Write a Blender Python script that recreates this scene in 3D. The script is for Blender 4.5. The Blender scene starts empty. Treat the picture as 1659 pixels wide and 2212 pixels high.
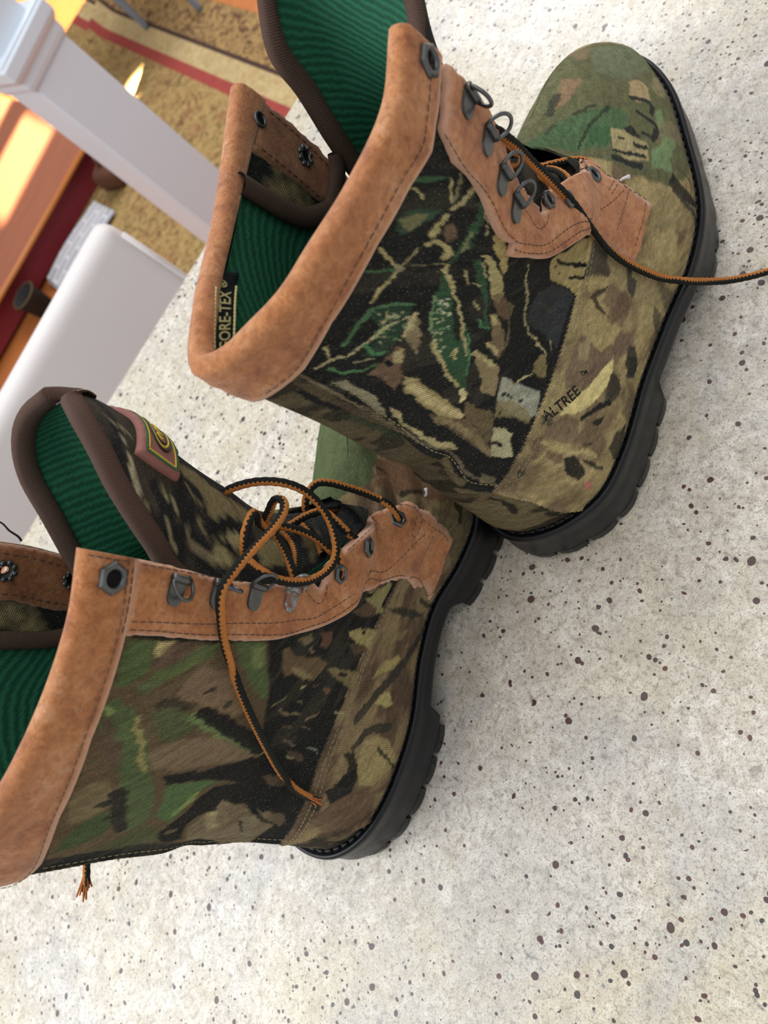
import bpy, bmesh, math, random
import numpy as np
from mathutils import Vector, Matrix
from mathutils.geometry import delaunay_2d_cdt
sc = bpy.context.scene
COL = sc.collection
# ------------------------------------------------------------------ camera (hand-held phone, rolled far over)
CAM_H, PITCH, NX, NY = .37, 50.2627, 1220.5, 644.0
_d = np.array([NX, NY])/math.hypot(NX, NY); _r = np.array([_d[1], -_d[0]])
_p = math.radians(PITCH)
_up = np.array([0, math.sin(_p), math.cos(_p)]); _fw = np.array([0, math.cos(_p), -math.sin(_p)]); _rt = np.array([1., 0, 0])
_X = _r[0]*_rt-_d[0]*_up; _Y = -_r[1]*_rt+_d[1]*_up
cd = bpy.data.cameras.new('camera'); cam = bpy.data.objects.new('camera', cd); COL.objects.link(cam)
cam.matrix_world = Matrix(((_X[0], _Y[0], -_fw[0], 0), (_X[1], _Y[1], -_fw[1], 0), (_X[2], _Y[2], -_fw[2], CAM_H), (0, 0, 0, 1)))
cd.sensor_fit = 'VERTICAL'; cd.sensor_height = 7.6; cd.sensor_width = 5.7; cd.lens = 7.6*1660/2212
cd.clip_start = .01
cd.dof.use_dof = True; cd.dof.focus_distance = .33; cd.dof.aperture_fstop = 2.8
sc.camera = cam
# ------------------------------------------------------------------ light
sc.view_settings.view_transform = 'Standard'; sc.view_settings.look = 'None'
sc.view_settings.gamma = 1; sc.view_settings.use_curve_mapping = False
sc.view_settings.exposure = 0.17
w = bpy.data.worlds.new('room_light'); sc.world = w; w.use_nodes = True
w.node_tree.nodes['Background'].inputs[0].default_value = (.93, .96, 1, 1)
w.node_tree.nodes['Background'].inputs[1].default_value = .55
def area(name, loc, target, sx, sy, power, col, spread=180):
    l = bpy.data.lights.new(name, 'AREA'); l.shape = 'RECTANGLE'; l.size = sx; l.size_y = sy; l.energy = power; l.color = col; l.spread = math.radians(spread)
    o = bpy.data.objects.new(name, l); COL.objects.link(o); o.location = loc
    o.rotation_euler = (Vector(target)-Vector(loc)).to_track_quat('-Z', 'Y').to_euler(); return o
area('window_light', (-1.6, .9, 1.7), (0, .25, 0), 1.5, 1.3, 34, (.93, .97, 1))
area('ceiling_bounce', (.4, .3, 2.2), (.1, .3, 0), 2.2, 2.2, 20, (1, .97, .93))
# ------------------------------------------------------------------ helpers
def tag(o, label=None, cat=None, group=None, kind=None):
    if label: o['label'] = label
    if cat: o['category'] = cat
    if group: o['group'] = group
    if kind: o['kind'] = kind
    return o
def empty(name, loc=(0, 0, 0), rz=0):
    o = bpy.data.objects.new(name, None); COL.objects.link(o); o.location = loc; o.rotation_euler = (0, 0, rz); o.empty_display_size = .02; return o
def mesh(name, V, F, mat, parent=None, smooth=True, uv=None, cols=None):
    me = bpy.data.meshes.new(name)
    V = np.asarray(V, np.float32).reshape(-1, 3)
    if isinstance(F, np.ndarray):
        n, k = F.shape
        me.vertices.add(len(V)); me.vertices.foreach_set('co', V.ravel())
        me.loops.add(n*k); me.loops.foreach_set('vertex_index', F.astype(np.int32).ravel())
        me.polygons.add(n); me.polygons.foreach_set('loop_start', np.arange(0, n*k, k, dtype=np.int32))
        me.update(calc_edges=True)
    else:
        me.from_pydata([tuple(map(float, v)) for v in V], [], [tuple(int(i) for i in f) for f in F])
    if smooth: me.polygons.foreach_set('use_smooth', np.ones(len(me.polygons), bool))
    if uv is not None:
        li = np.empty(len(me.loops), np.int32); me.loops.foreach_get('vertex_index', li)
        me.uv_layers.new(name='UVMap').data.foreach_set('uv', np.asarray(uv, np.float32)[li].ravel())
    if cols:
        for k, a in cols.items():
            at = me.color_attributes.new(k, 'FLOAT_COLOR', 'POINT')
            a = np.asarray(a, np.float32); 
            if a.ndim == 1: a = np.repeat(a[:, None], 3, 1)
            at.data.foreach_set('color', np.c_[a, np.ones(len(a), np.float32)].ravel())
    if mat: me.materials.append(mat)
    me.validate(); me.update()
    o = bpy.data.objects.new(name, me); COL.objects.link(o)
    if parent: o.parent = parent
    return o
def grid_faces(n, m, wrap_n=False, wrap_m=False, off=0):
    i = np.arange(n if wrap_n else n-1); j = np.arange(m if wrap_m else m-1)
    I, J = np.meshgrid(i, j, indexing='ij'); I2 = (I+1) % n; J2 = (J+1) % m
    return np.stack([I*m+J, I2*m+J, I2*m+J2, I*m+J2], -1).reshape(-1, 4)+off
class MB:                                   # collects pieces of one part
    def __init__(s): s.V = []; s.F = []; s.n = 0; s.uv = []
    def add(s, V, F, uv=None):
        V = np.asarray(V, float).reshape(-1, 3)
        s.V.append(V); s.F += [tuple(int(i)+s.n for i in f) for f in F]; s.n += len(V)
        s.uv.append(np.zeros((len(V), 2)) if uv is None else np.asarray(uv, float))
        return s
    def box(s, c, size, R=None):
        a = np.array([[x, y, z] for x in (-.5, .5) for y in (-.5, .5) for z in (-.5, .5)])*np.array(size)
        if R is not None: a = a@np.asarray(R).T
        return s.add(a+np.array(c), [(0, 1, 3, 2), (4, 6, 7, 5), (0, 4, 5, 1), (2, 3, 7, 6), (0, 2, 6, 4), (1, 5, 7, 3)])
    def tube(s, P, r, k=8, closed=False, caps=True):
        P = np.asarray(P, float); n = len(P); r = np.broadcast_to(r, (n,))
        T, N, Bn = frames(P, closed)
        a = np.arange(k)/k*2*np.pi
        V = P[:, None]+(N[:, None]*np.cos(a)[None, :, None]+Bn[:, None]*np.sin(a)[None, :, None])*r[:, None, None]
        F = [tuple(f) for f in grid_faces(n, k, closed, True)]
        if caps and not closed: F += [tuple(range(k))[::-1], tuple((n-1)*k+i for i in range(k))]
        return s.add(V, F)
    def build(s, name, mat, parent=None, smooth=False, bevel=0, seg=2):
        o = mesh(name, np.vstack(s.V), s.F, mat, parent, smooth, np.vstack(s.uv))
        bm = bmesh.new(); bm.from_mesh(o.data)
        if bevel:
            bmesh.ops.bevel(bm, geom=list(bm.edges), offset=bevel, segments=seg, profile=.6, affect='EDGES')
        bmesh.ops.recalc_face_normals(bm, faces=bm.faces); bm.to_mesh(o.data); bm.free()
        return o
def frames(P, closed=False):
    n = len(P)
    T = (np.roll(P, -1, 0)-np.roll(P, 1, 0)) if closed else np.gradient(P, axis=0)
    T = T/np.maximum(np.linalg.norm(T, axis=1, keepdims=True), 1e-12)
    N = np.zeros_like(P); a = np.array([0, 0, 1.]) if abs(T[0, 2]) < .9 else np.array([1., 0, 0])
    x = a-T[0]*(a@T[0]); N[0] = x/np.linalg.norm(x)
    for i in range(1, n):
        x = N[i-1]-T[i]*(N[i-1]@T[i]); N[i] = x/max(np.linalg.norm(x), 1e-9)
    return T, N, np.cross(T, N)
def vnoise(x, y, seed=0):                   # value noise on arrays
    xi = np.floor(x).astype(np.int64); yi = np.floor(y).astype(np.int64); fx = x-xi; fy = y-yi
    fx = fx*fx*(3-2*fx); fy = fy*fy*(3-2*fy)
    def h(a, b):
        k = (a*374761393+b*668265263+seed*974634777) & 0xFFFFFFFF
        k = ((k ^ (k >> 13))*1274126177) & 0xFFFFFFFF
        return ((k ^ (k >> 16)) & 0xFFFF)/65535.
    return (h(xi, yi)*(1-fx)+h(xi+1, yi)*fx)*(1-fy)+(h(xi, yi+1)*(1-fx)+h(xi+1, yi+1)*fx)*fy
def fbm(x, y, seed=0, o=4):
    t = 0; a = .5; n = 0
    for i in range(o):
        t = t+a*vnoise(x*2**i, y*2**i, seed+i*17); n += a; a *= .5
    return t/n
def srgb(h):
    h = h.lstrip('#'); c = np.array([int(h[i:i+2], 16)/255 for i in (0, 2, 4)])
    return np.where(c <= .04045, c/12.92, ((c+.055)/1.055)**2.4)
# ------------------------------------------------------------------ materials
class NT:
    def __init__(s, name, rough=.8, spec=.3):
        m = bpy.data.materials.new(name); m.use_nodes = True; s.m = m; s.t = m.node_tree; s.b = s.t.nodes['Principled BSDF']
        s.b.inputs['Roughness'].default_value = rough; s.b.inputs['Specular IOR Level'].default_value = spec
    def n(s, ty, **kw):
        x = s.t.nodes.new(ty)
        for k, v in kw.items():
            if k.startswith('i_'): 
                key = k[2:]; key = int(key) if key.isdigit() else key.replace('_', ' ')
                s.put(x.inputs[key], v)
            else: setattr(x, k, v)
        return x
    def put(s, sock, v):
        if isinstance(v, bpy.types.NodeSocket): s.t.links.new(v, sock)
        elif isinstance(v, bpy.types.Node): s.t.links.new(v.outputs[0], sock)
        else:
            if hasattr(sock.default_value, '__len__') and not isinstance(v, str):
                v = list(v); v = v+[1] if len(v) == 3 and len(sock.default_value) == 4 else v
            sock.default_value = v
    def math(s, op, a, b=None, c=None):
        x = s.n('ShaderNodeMath', operation=op); s.put(x.inputs[0], a)
        if b is not None: s.put(x.inputs[1], b)
        if c is not None: s.put(x.inputs[2], c)
        return x.outputs[0]
    def mix(s, f, a, b, mode='MIX'):
        x = s.n('ShaderNodeMix', data_type='RGBA', blend_type=mode); s.put(x.inputs[0], f); s.put(x.inputs[6], a); s.put(x.inputs[7], b); return x.outputs[2]
    def noise(s, scale, detail=3, vec=None, rough=.5, dist=0):
        x = s.n('ShaderNodeTexNoise'); x.inputs['Scale'].default_value = scale; x.inputs['Detail'].default_value = detail; x.inputs['Roughness'].default_value = rough; x.inputs['Distortion'].default_value = dist
        if vec is not None: s.put(x.inputs['Vector'], vec)
        return x.outputs[0]
    def ramp(s, f, stops, interp='LINEAR'):
        x = s.n('ShaderNodeValToRGB'); x.color_ramp.interpolation = interp; s.put(x.inputs[0], f); e = x.color_ramp.elements
        while len(e) < len(stops): e.new(.5)
        for q, (p, c) in zip(e, stops):
            q.position = p; c = srgb(c) if isinstance(c, str) else (c if hasattr(c, '__len__') else (c, c, c)); q.color = (*c, 1)
        return x.outputs[0]
    def coord(s, k='Object'): return s.n('ShaderNodeTexCoord').outputs[k]
    def mapping(s, v, scale=(1, 1, 1), rot=(0, 0, 0)):
        x = s.n('ShaderNodeMapping'); s.put(x.inputs[0], v); x.inputs['Scale'].default_value = scale; x.inputs['Rotation'].default_value = rot; return x.outputs[0]
    def bump(s, h, strength=.5, dist=.001, nrm=None):
        x = s.n('ShaderNodeBump'); s.put(x.inputs['Height'], h); x.inputs['Strength'].default_value = strength; x.inputs['Distance'].default_value = dist
        if nrm is not None: s.put(x.inputs['Normal'], nrm)
        return x.outputs[0]
    def set(s, col=None, rough=None, nrm=None, metal=None):
        if col is not None: s.put(s.b.inputs['Base Color'], col)
        if rough is not None: s.put(s.b.inputs['Roughness'], rough)
        if nrm is not None: s.put(s.b.inputs['Normal'], nrm)
        if metal is not None: s.put(s.b.inputs['Metallic'], metal)
        return s.m
def plain(name, col, rough=.6, metal=0, spec=.3, var=.12, scale=60):
    t = NT(name, rough, spec); c = srgb(col)
    f = t.noise(scale, 4, t.coord())
    return t.set(t.mix(f, c*(1-var), np.minimum(c*(1+var), 1)), metal=metal)
def mat_camo():
    t = NT('camo_canvas', .92, .12)
    a = t.n('ShaderNodeAttribute', attribute_name='print').outputs['Color']
    uv = t.coord('UV')                                        # UV in metres
    def wv(ang, sc):
        x = t.n('ShaderNodeTexWave', wave_type='BANDS', bands_direction='X'); t.put(x.inputs[0], t.mapping(uv, (1, 1, 1), (0, 0, math.radians(ang))))
        x.inputs['Scale'].default_value = sc; x.inputs['Distortion'].default_value = .6; x.inputs['Detail'].default_value = 1; x.inputs['Detail Scale'].default_value = 1.5; return x.outputs[1]
    w1, w2 = wv(8, 370), wv(98, 400)
    weave = t.math('MULTIPLY', w1, w2)
    fine = t.noise(2600, 2, t.mapping(uv, (1, .45, 1)))
    mott = t.noise(420, 3, uv)
    # threads: pale filaments on top, dark gaps between
    k = t.math('ADD', t.math('MULTIPLY', weave, 1.0), t.math('MULTIPLY', fine, 1.0))
    k = t.math('ADD', k, t.math('MULTIPLY', mott, .6))
    g = t.ramp(t.math('MULTIPLY', k, .5), [(.26, .28), (.5, 1.05), (.78, 2.2)])
    c = t.mix(1.0, a, g, 'MULTIPLY')
    hs = t.n('ShaderNodeHueSaturation'); t.put(hs.inputs['Color'], c); hs.inputs['Saturation'].default_value = .86; c = hs.outputs[0]
    sp = t.math('GREATER_THAN', t.noise(1700, 2, t.mapping(uv, (1, .6, 1))), .66)
    c = t.mix(t.math('MULTIPLY', sp, .36), c, srgb('#b3a881'))
    return t.set(c, nrm=t.bump(k, .6, .0006))
def mat_suede(name='tan_suede', k=1.):
    t = NT(name, .95, .08); o = t.coord()
    a = t.n('ShaderNodeAttribute', attribute_name='edge').outputs['Fac']
    n1 = t.noise(75, 6, o, .7); n2 = t.noise(1100, 3, o, .7); n3 = t.noise(24, 3, o); n4 = t.noise(330, 4, o, .7, .8)
    c = t.ramp(n1, [(.30, '#80492e'), (.43, '#b07044'), (.56, '#c28352'), (.70, '#d49f78')])
    c = t.mix(t.ramp(n4, [(.36, .55), (.52, 0)]), c, srgb('#8a5430')); c = t.mix(t.ramp(n4, [(.55, 0), (.75, .55)]), c, srgb('#d2a27c'))
    c = t.mix(t.math('MULTIPLY', n2, .5), c, t.mix(1, c, (.62, .55, .5), 'MULTIPLY'))
    c = t.mix(t.ramp(n3, [(.45, 0), (.75, .30)]), c, srgb('#bb8560'))
    e = t.math('MULTIPLY', a, t.math('ADD', t.math('MULTIPLY', n2, .9), .40))
    c = t.mix(t.math('MINIMUM', e, 1), c, srgb('#d9ad92'))
    if k != 1: c = t.mix(1., c, (k, k*.96, k*.98), 'MULTIPLY')
    t.b.inputs['Sheen Weight'].default_value = .2; t.b.inputs['Sheen Roughness'].default_value = .6
    return t.set(c, nrm=t.bump(t.math('ADD', t.math('ADD', n2, n4), t.math('MULTIPLY', n1, .8)), .55, .0006))
def mat_lining():
    t = NT('green_twill_lining', .75, .3); uv = t.coord('UV')
    x = t.n('ShaderNodeTexWave', wave_type='BANDS', bands_direction='X'); t.put(x.inputs[0], t.mapping(uv, (1, 1, 1), (0, 0, math.radians(42))))
    x.inputs['Scale'].default_value = 108; x.inputs['Distortion'].default_value = 2.2; x.inputs['Detail'].default_value = 2; x.inputs['Detail Scale'].default_value = 3
    n = t.noise(900, 2, t.mapping(uv, (1, .4, 1))); n2 = t.noise(60, 3, uv)
    k = t.math('ADD', x.outputs[1], t.math('MULTIPLY', n, .7))
    c = t.ramp(t.math('MULTIPLY', k, .6), [(.15, '#194b37'), (.5, '#226046'), (.95, '#327a5a')])
    c = t.mix(t.math('MULTIPLY', n2, .35), c, srgb('#1f5a42'))
    return t.set(c, nrm=t.bump(k, .35, .0005))
def mat_binding(name, col):
    t = NT(name, .9, .15); uv = t.coord('UV')
    x = t.n('ShaderNodeTexWave', wave_type='BANDS', bands_direction='X'); t.put(x.inputs[0], t.mapping(uv, (1, 1, 1), (0, 0, math.radians(35))))
    x.inputs['Scale'].default_value = 420; x.inputs['Distortion'].default_value = 1.5
    n = t.noise(1200, 2, t.coord()); k = t.math('ADD', x.outputs[1], n); c = srgb(col)
    return t.set(t.mix(t.math('MULTIPLY', k, .55), c*.7, np.minimum(c*1.35, 1)), nrm=t.bump(k, .4, .0003))
def mat_rubber():
    t = NT('black_rubber', .42, .32); o = t.coord(); n = t.noise(120, 5, o, .7); n2 = t.noise(1400, 2, o)
    c = t.mix(n, srgb('#0a0b0e'), srgb('#13161b'))
    return t.set(c, t.ramp(n, [(.3, .30), (.7, .46)]), t.bump(t.math('ADD', n2, n), .12, .0004))
def mat_lace():
    t = NT('black_and_orange_lace', .85, .2); uv = t.coord('UV')
    s = t.n('ShaderNodeSeparateXYZ'); t.put(s.inputs[0], uv)
    along, ang = s.outputs[0], s.outputs[1]
    saw = t.math('PINGPONG', t.math('MULTIPLY', along, 520), .5)                # teeth along the seam between the two colours
    n = t.noise(2500, 2, t.coord())
    tri = t.math('PINGPONG', ang, .5)                                           # 0..0.5 around
    f = t.math('GREATER_THAN', t.math('ADD', tri, t.math('MULTIPLY', saw, .16)), .27)
    c = t.mix(f, t.mix(n, srgb('#8a4f22'), srgb('#d08a48')), t.mix(n, srgb('#0c0d0c'), srgb('#262824')))
    st = t.n('ShaderNodeTexWave', wave_type='BANDS'); t.put(st.inputs[0], t.mapping(uv, (1, .0009, 1), (0, 0, 0.6))); st.inputs['Scale'].default_value = 300
    return t.set(c, nrm=t.bump(t.math('ADD', t.math('MULTIPLY', n, .6), saw), .6, .0005))
def mat_metal():
    t = NT('gunmetal', .36, .5); o = t.coord(); n = t.noise(180, 5, o, .7)
    return t.set(t.mix(n, srgb('#3c3e3e'), srgb('#7c7f80')), t.ramp(n, [(.3, .25), (.7, .5)]), metal=.85)
def mat_worn_metal():
    t = NT('corroded_metal', .5, .5); o = t.coord(); n = t.noise(420, 5, o, .7); n2 = t.noise(260, 3, o)
    c = t.ramp(n, [(.35, '#4c4a46'), (.5, '#8b9ba0'), (.6, '#a9bcc2')])
    c = t.mix(t.ramp(n2, [(.5, 0), (.62, .9)]), c, srgb('#8a5a44'))
    return t.set(c, metal=t.ramp(n, [(.4, .8), (.6, .3)]))
def mat_granite():
    t = NT('pale_granite', .25, .4); o = t.coord()
    big = t.noise(5.5, 4, o, .6, .6); mid = t.noise(42, 5, o, .7, .5); f1 = t.noise(150, 5, o, .7, .6); f2 = t.noise(420, 4, o, .7, .4); f3 = t.noise(1100, 2, o, .6)
    c = t.ramp(f1, [(.32, '#9f988e'), (.43, '#d2cbbf'), (.54, '#e4ded2'), (.66, '#f2eee6')])
    c = t.mix(t.ramp(mid, [(.40, .55), (.58, 0)]), c, srgb('#bcb2a2'))
    c = t.mix(t.ramp(big, [(.44, 0), (.60, .55)]), c, t.mix(f1, srgb('#c4b795'), srgb('#e0d6bb')))
    c = t.mix(t.ramp(t.noise(7, 4, t.mapping(o, (1, 1.7, 1), (0, 0, .7)), .65, .5), [(.50, 0), (.66, .62)]), c, t.mix(f1, srgb('#9c9c9d'), srgb('#d4d4d5')))
    c = t.mix(t.ramp(f2, [(.36, .70), (.47, 0)]), c, srgb('#8c857b'))
    c = t.mix(t.ramp(f2, [(.58, 0), (.72, .55)]), c, srgb('#efece4'))
    c = t.mix(t.ramp(f3, [(.36, .5), (.47, 0)]), c, srgb('#77716a'))
    c = t.mix(1., c, (.93, .92, .91), 'MULTIPLY')
    # clusters of small dark flecks
    cl = t.noise(15, 4, o, .65, .5)
    fl = t.math('ADD', t.noise(260, 4, t.mapping(o, (1, .5, 1), (0, 0, .5)), .65), t.math('MULTIPLY', t.math('SUBTRACT', .60, cl), .60))
    c = t.mix(t.ramp(fl, [(.30, .85), (.36, 0)]), c, srgb('#3a3c40'))
    c = t.mix(t.ramp(fl, [(.36, .35), (.43, 0)]), c, srgb('#85858a'))
    # garnets: scattered dark red grains
    nz = t.n('ShaderNodeTexNoise'); nz.inputs['Scale'].default_value = 260; nz.inputs['Detail'].default_value = 2
    wob = t.mix(.0032, o, nz.outputs['Color'], 'ADD'); cl2 = t.noise(9, 3, t.mapping(o, (1.01, 1, 1)), .6)
    for sc_, thr, sz, col in ((66, .72, .0017, '#3e1c20'), (110, .72, .0010, '#4e2426'), (84, .80, .0012, '#2a2a2c'), (170, .80, .0007, '#3a2c2c')):
        x = t.n('ShaderNodeTexVoronoi', feature='F1', voronoi_dimensions='2D'); x.inputs['Scale'].default_value = sc_; t.put(x.inputs['Vector'], wob)
        q = t.n('ShaderNodeSeparateColor'); t.put(q.inputs[0], x.outputs['Color'])
        rad = t.math('MULTIPLY', sz*sc_, t.math('ADD', .45, t.math('MULTIPLY', q.outputs[2], .75)))
        m = t.math('MULTIPLY', t.math('LESS_THAN', x.outputs['Distance'], rad), t.math('GREATER_THAN', t.math('ADD', q.outputs[0], t.math('MULTIPLY', t.math('SUBTRACT', cl2, .5), 1.3)), thr))
        c = t.mix(t.math('MULTIPLY', m, .93), c, srgb(col))
    return t.set(c, t.ramp(mid, [(.3, .34), (.7, .22)]))
def mat_rug():
    t = NT('persian_rug', 1, .05); uv = t.coord('UV'); o = t.coord()
    s = t.n('ShaderNodeSeparateXYZ'); t.put(s.inputs[0], uv); x = s.outputs[0]              # u across the border, metres
    n = t.noise(34, 5, o, .7, 1.5); n2 = t.noise(14, 4, o, .6, 2.0); n3 = t.noise(170, 3, o)
    field = t.ramp(n, [(.34, '#544030'), (.45, '#947a4e'), (.56, '#b89c68'), (.70, '#a87f52')])
    field = t.mix(t.ramp(n2, [(.52, 0), (.64, .65)]), field, srgb('#8f5a48'))
    rich = t.ramp(n, [(.34, '#3c2c28'), (.46, '#7a5a44'), (.55, '#b59a62'), (.66, '#8a5348')])
    plainb = t.ramp(n, [(.35, '#a98f62'), (.6, '#c9b285')])
    def band(a, b): return t.math('MULTIPLY', t.math('GREATER_THAN', x, a), t.math('LESS_THAN', x, b))
    c = field
    for a, b, k in ((-.1, .155, rich), (.155, .172, srgb('#4f3d36')), (.172, .248, plainb), (.248, .290, t.mix(n, srgb('#8a3a38'), srgb('#b25a50')))):
        c = t.mix(band(a, b), c, k)
    c = t.mix(t.math('MULTIPLY', n3, .35), c, t.mix(1, c, (.5, .45, .4), 'MULTIPLY'))
    return t.set(c, nrm=t.bump(n3, .6, .004))
def mat_wood(name, a, b, rough=.4, sc=3.):
    t = NT(name, rough, .4); o = t.coord(); n = t.noise(sc, 5, t.mapping(o, (1, 12, 12)), .6, .8)
    return t.set(t.mix(n, srgb(a), srgb(b)), nrm=t.bump(n, .1, .002))
def mat_newspaper():
    t = NT('newsprint', .9, .1); o = t.coord()
    br = t.n('ShaderNodeTexBrick'); t.put(br.inputs[0], t.mapping(o, (1, 1, 1))); br.inputs['Scale'].default_value = 9
    br.inputs['Color1'].default_value = (*srgb('#b3b0b4'), 1); br.inputs['Color2'].default_value = (*srgb('#8f8d92'), 1); br.inputs['Mortar'].default_value = (*srgb('#d2cfd2'), 1)
    br.inputs['Mortar Size'].default_value = .05; br.inputs['Row Height'].default_value = .35; br.inputs['Brick Width'].default_value = .9
    n = t.noise(120, 3, t.mapping(o, (.6, 3, 1)))
    return t.set(t.mix(t.math('MULTIPLY', n, .35), br.outputs[0], srgb('#d6d3d6')))
M = dict(camo=mat_camo(), suede=mat_suede(), suede_dark=mat_suede('worn_brown_suede', .62), lining=mat_lining(), binding=mat_binding('brown_tape', '#54423a'), rubber=mat_rubber(), lace=mat_lace(), metal=mat_metal(), worn=mat_worn_metal(),
         granite=mat_granite(), thread=plain('dark_thread', '#5e4a40', .8), pale_thread=plain('pale_thread', '#a08c80', .8), rubber_thread=plain('black_thread', '#0f1012', .6, spec=.5),
         tag_black=plain('black_woven_label', '#1c2027', .7), gold=plain('gold_thread', '#d9cf94', .6), ink=plain('black_ink', '#22221e', .9), hole=plain('hole_shade_paint', '#0b0908', .9),
         badge=plain('mauve_badge', '#96655c', .7, scale=300), yellow=plain('yellow_thread', '#d8c24a', .7), green=plain('green_thread', '#1f6a4c', .7), white_plastic=plain('white_plastic', '#d8d8da', .4),
         white_paint=plain('white_paint', '#dde6f0', .35, var=.02, scale=5), upholstery=plain('white_upholstery', '#d9d4d2', .75, var=.04, scale=12), wood=mat_wood('brown_wood', '#8a5038', '#b5694a'),
         floor=mat_wood('oak_floor', '#a85c2c', '#d48a4e', .3), cream_paint=plain('cream_paint', '#d8cfbd', .8, var=.02, scale=4), red=plain('red_paint', '#7d2830', .6, scale=8), rug=mat_rug(), news=mat_newspaper(), dark=plain('dark_cloth', '#2d2a2a', .9), dark_wood=mat_wood('dark_wood', '#2c1a14', '#4a2e22'),
         grey=plain('grey_paint', '#7f8a98', .5), green_thread=plain('dark_green_thread', '#2c6a4c', .8), khaki_thread=plain('khaki_thread', '#8f8768', .85), nosing=mat_wood('orange_wood', '#a8602c', '#c47c3c'), yellowish=plain('yellowish_rim', '#5c5230', .6), fray=plain('frayed_orange', '#b06a34', .9), dark_brown=plain('dark_brown_leather', '#5c3a28', .7))
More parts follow.
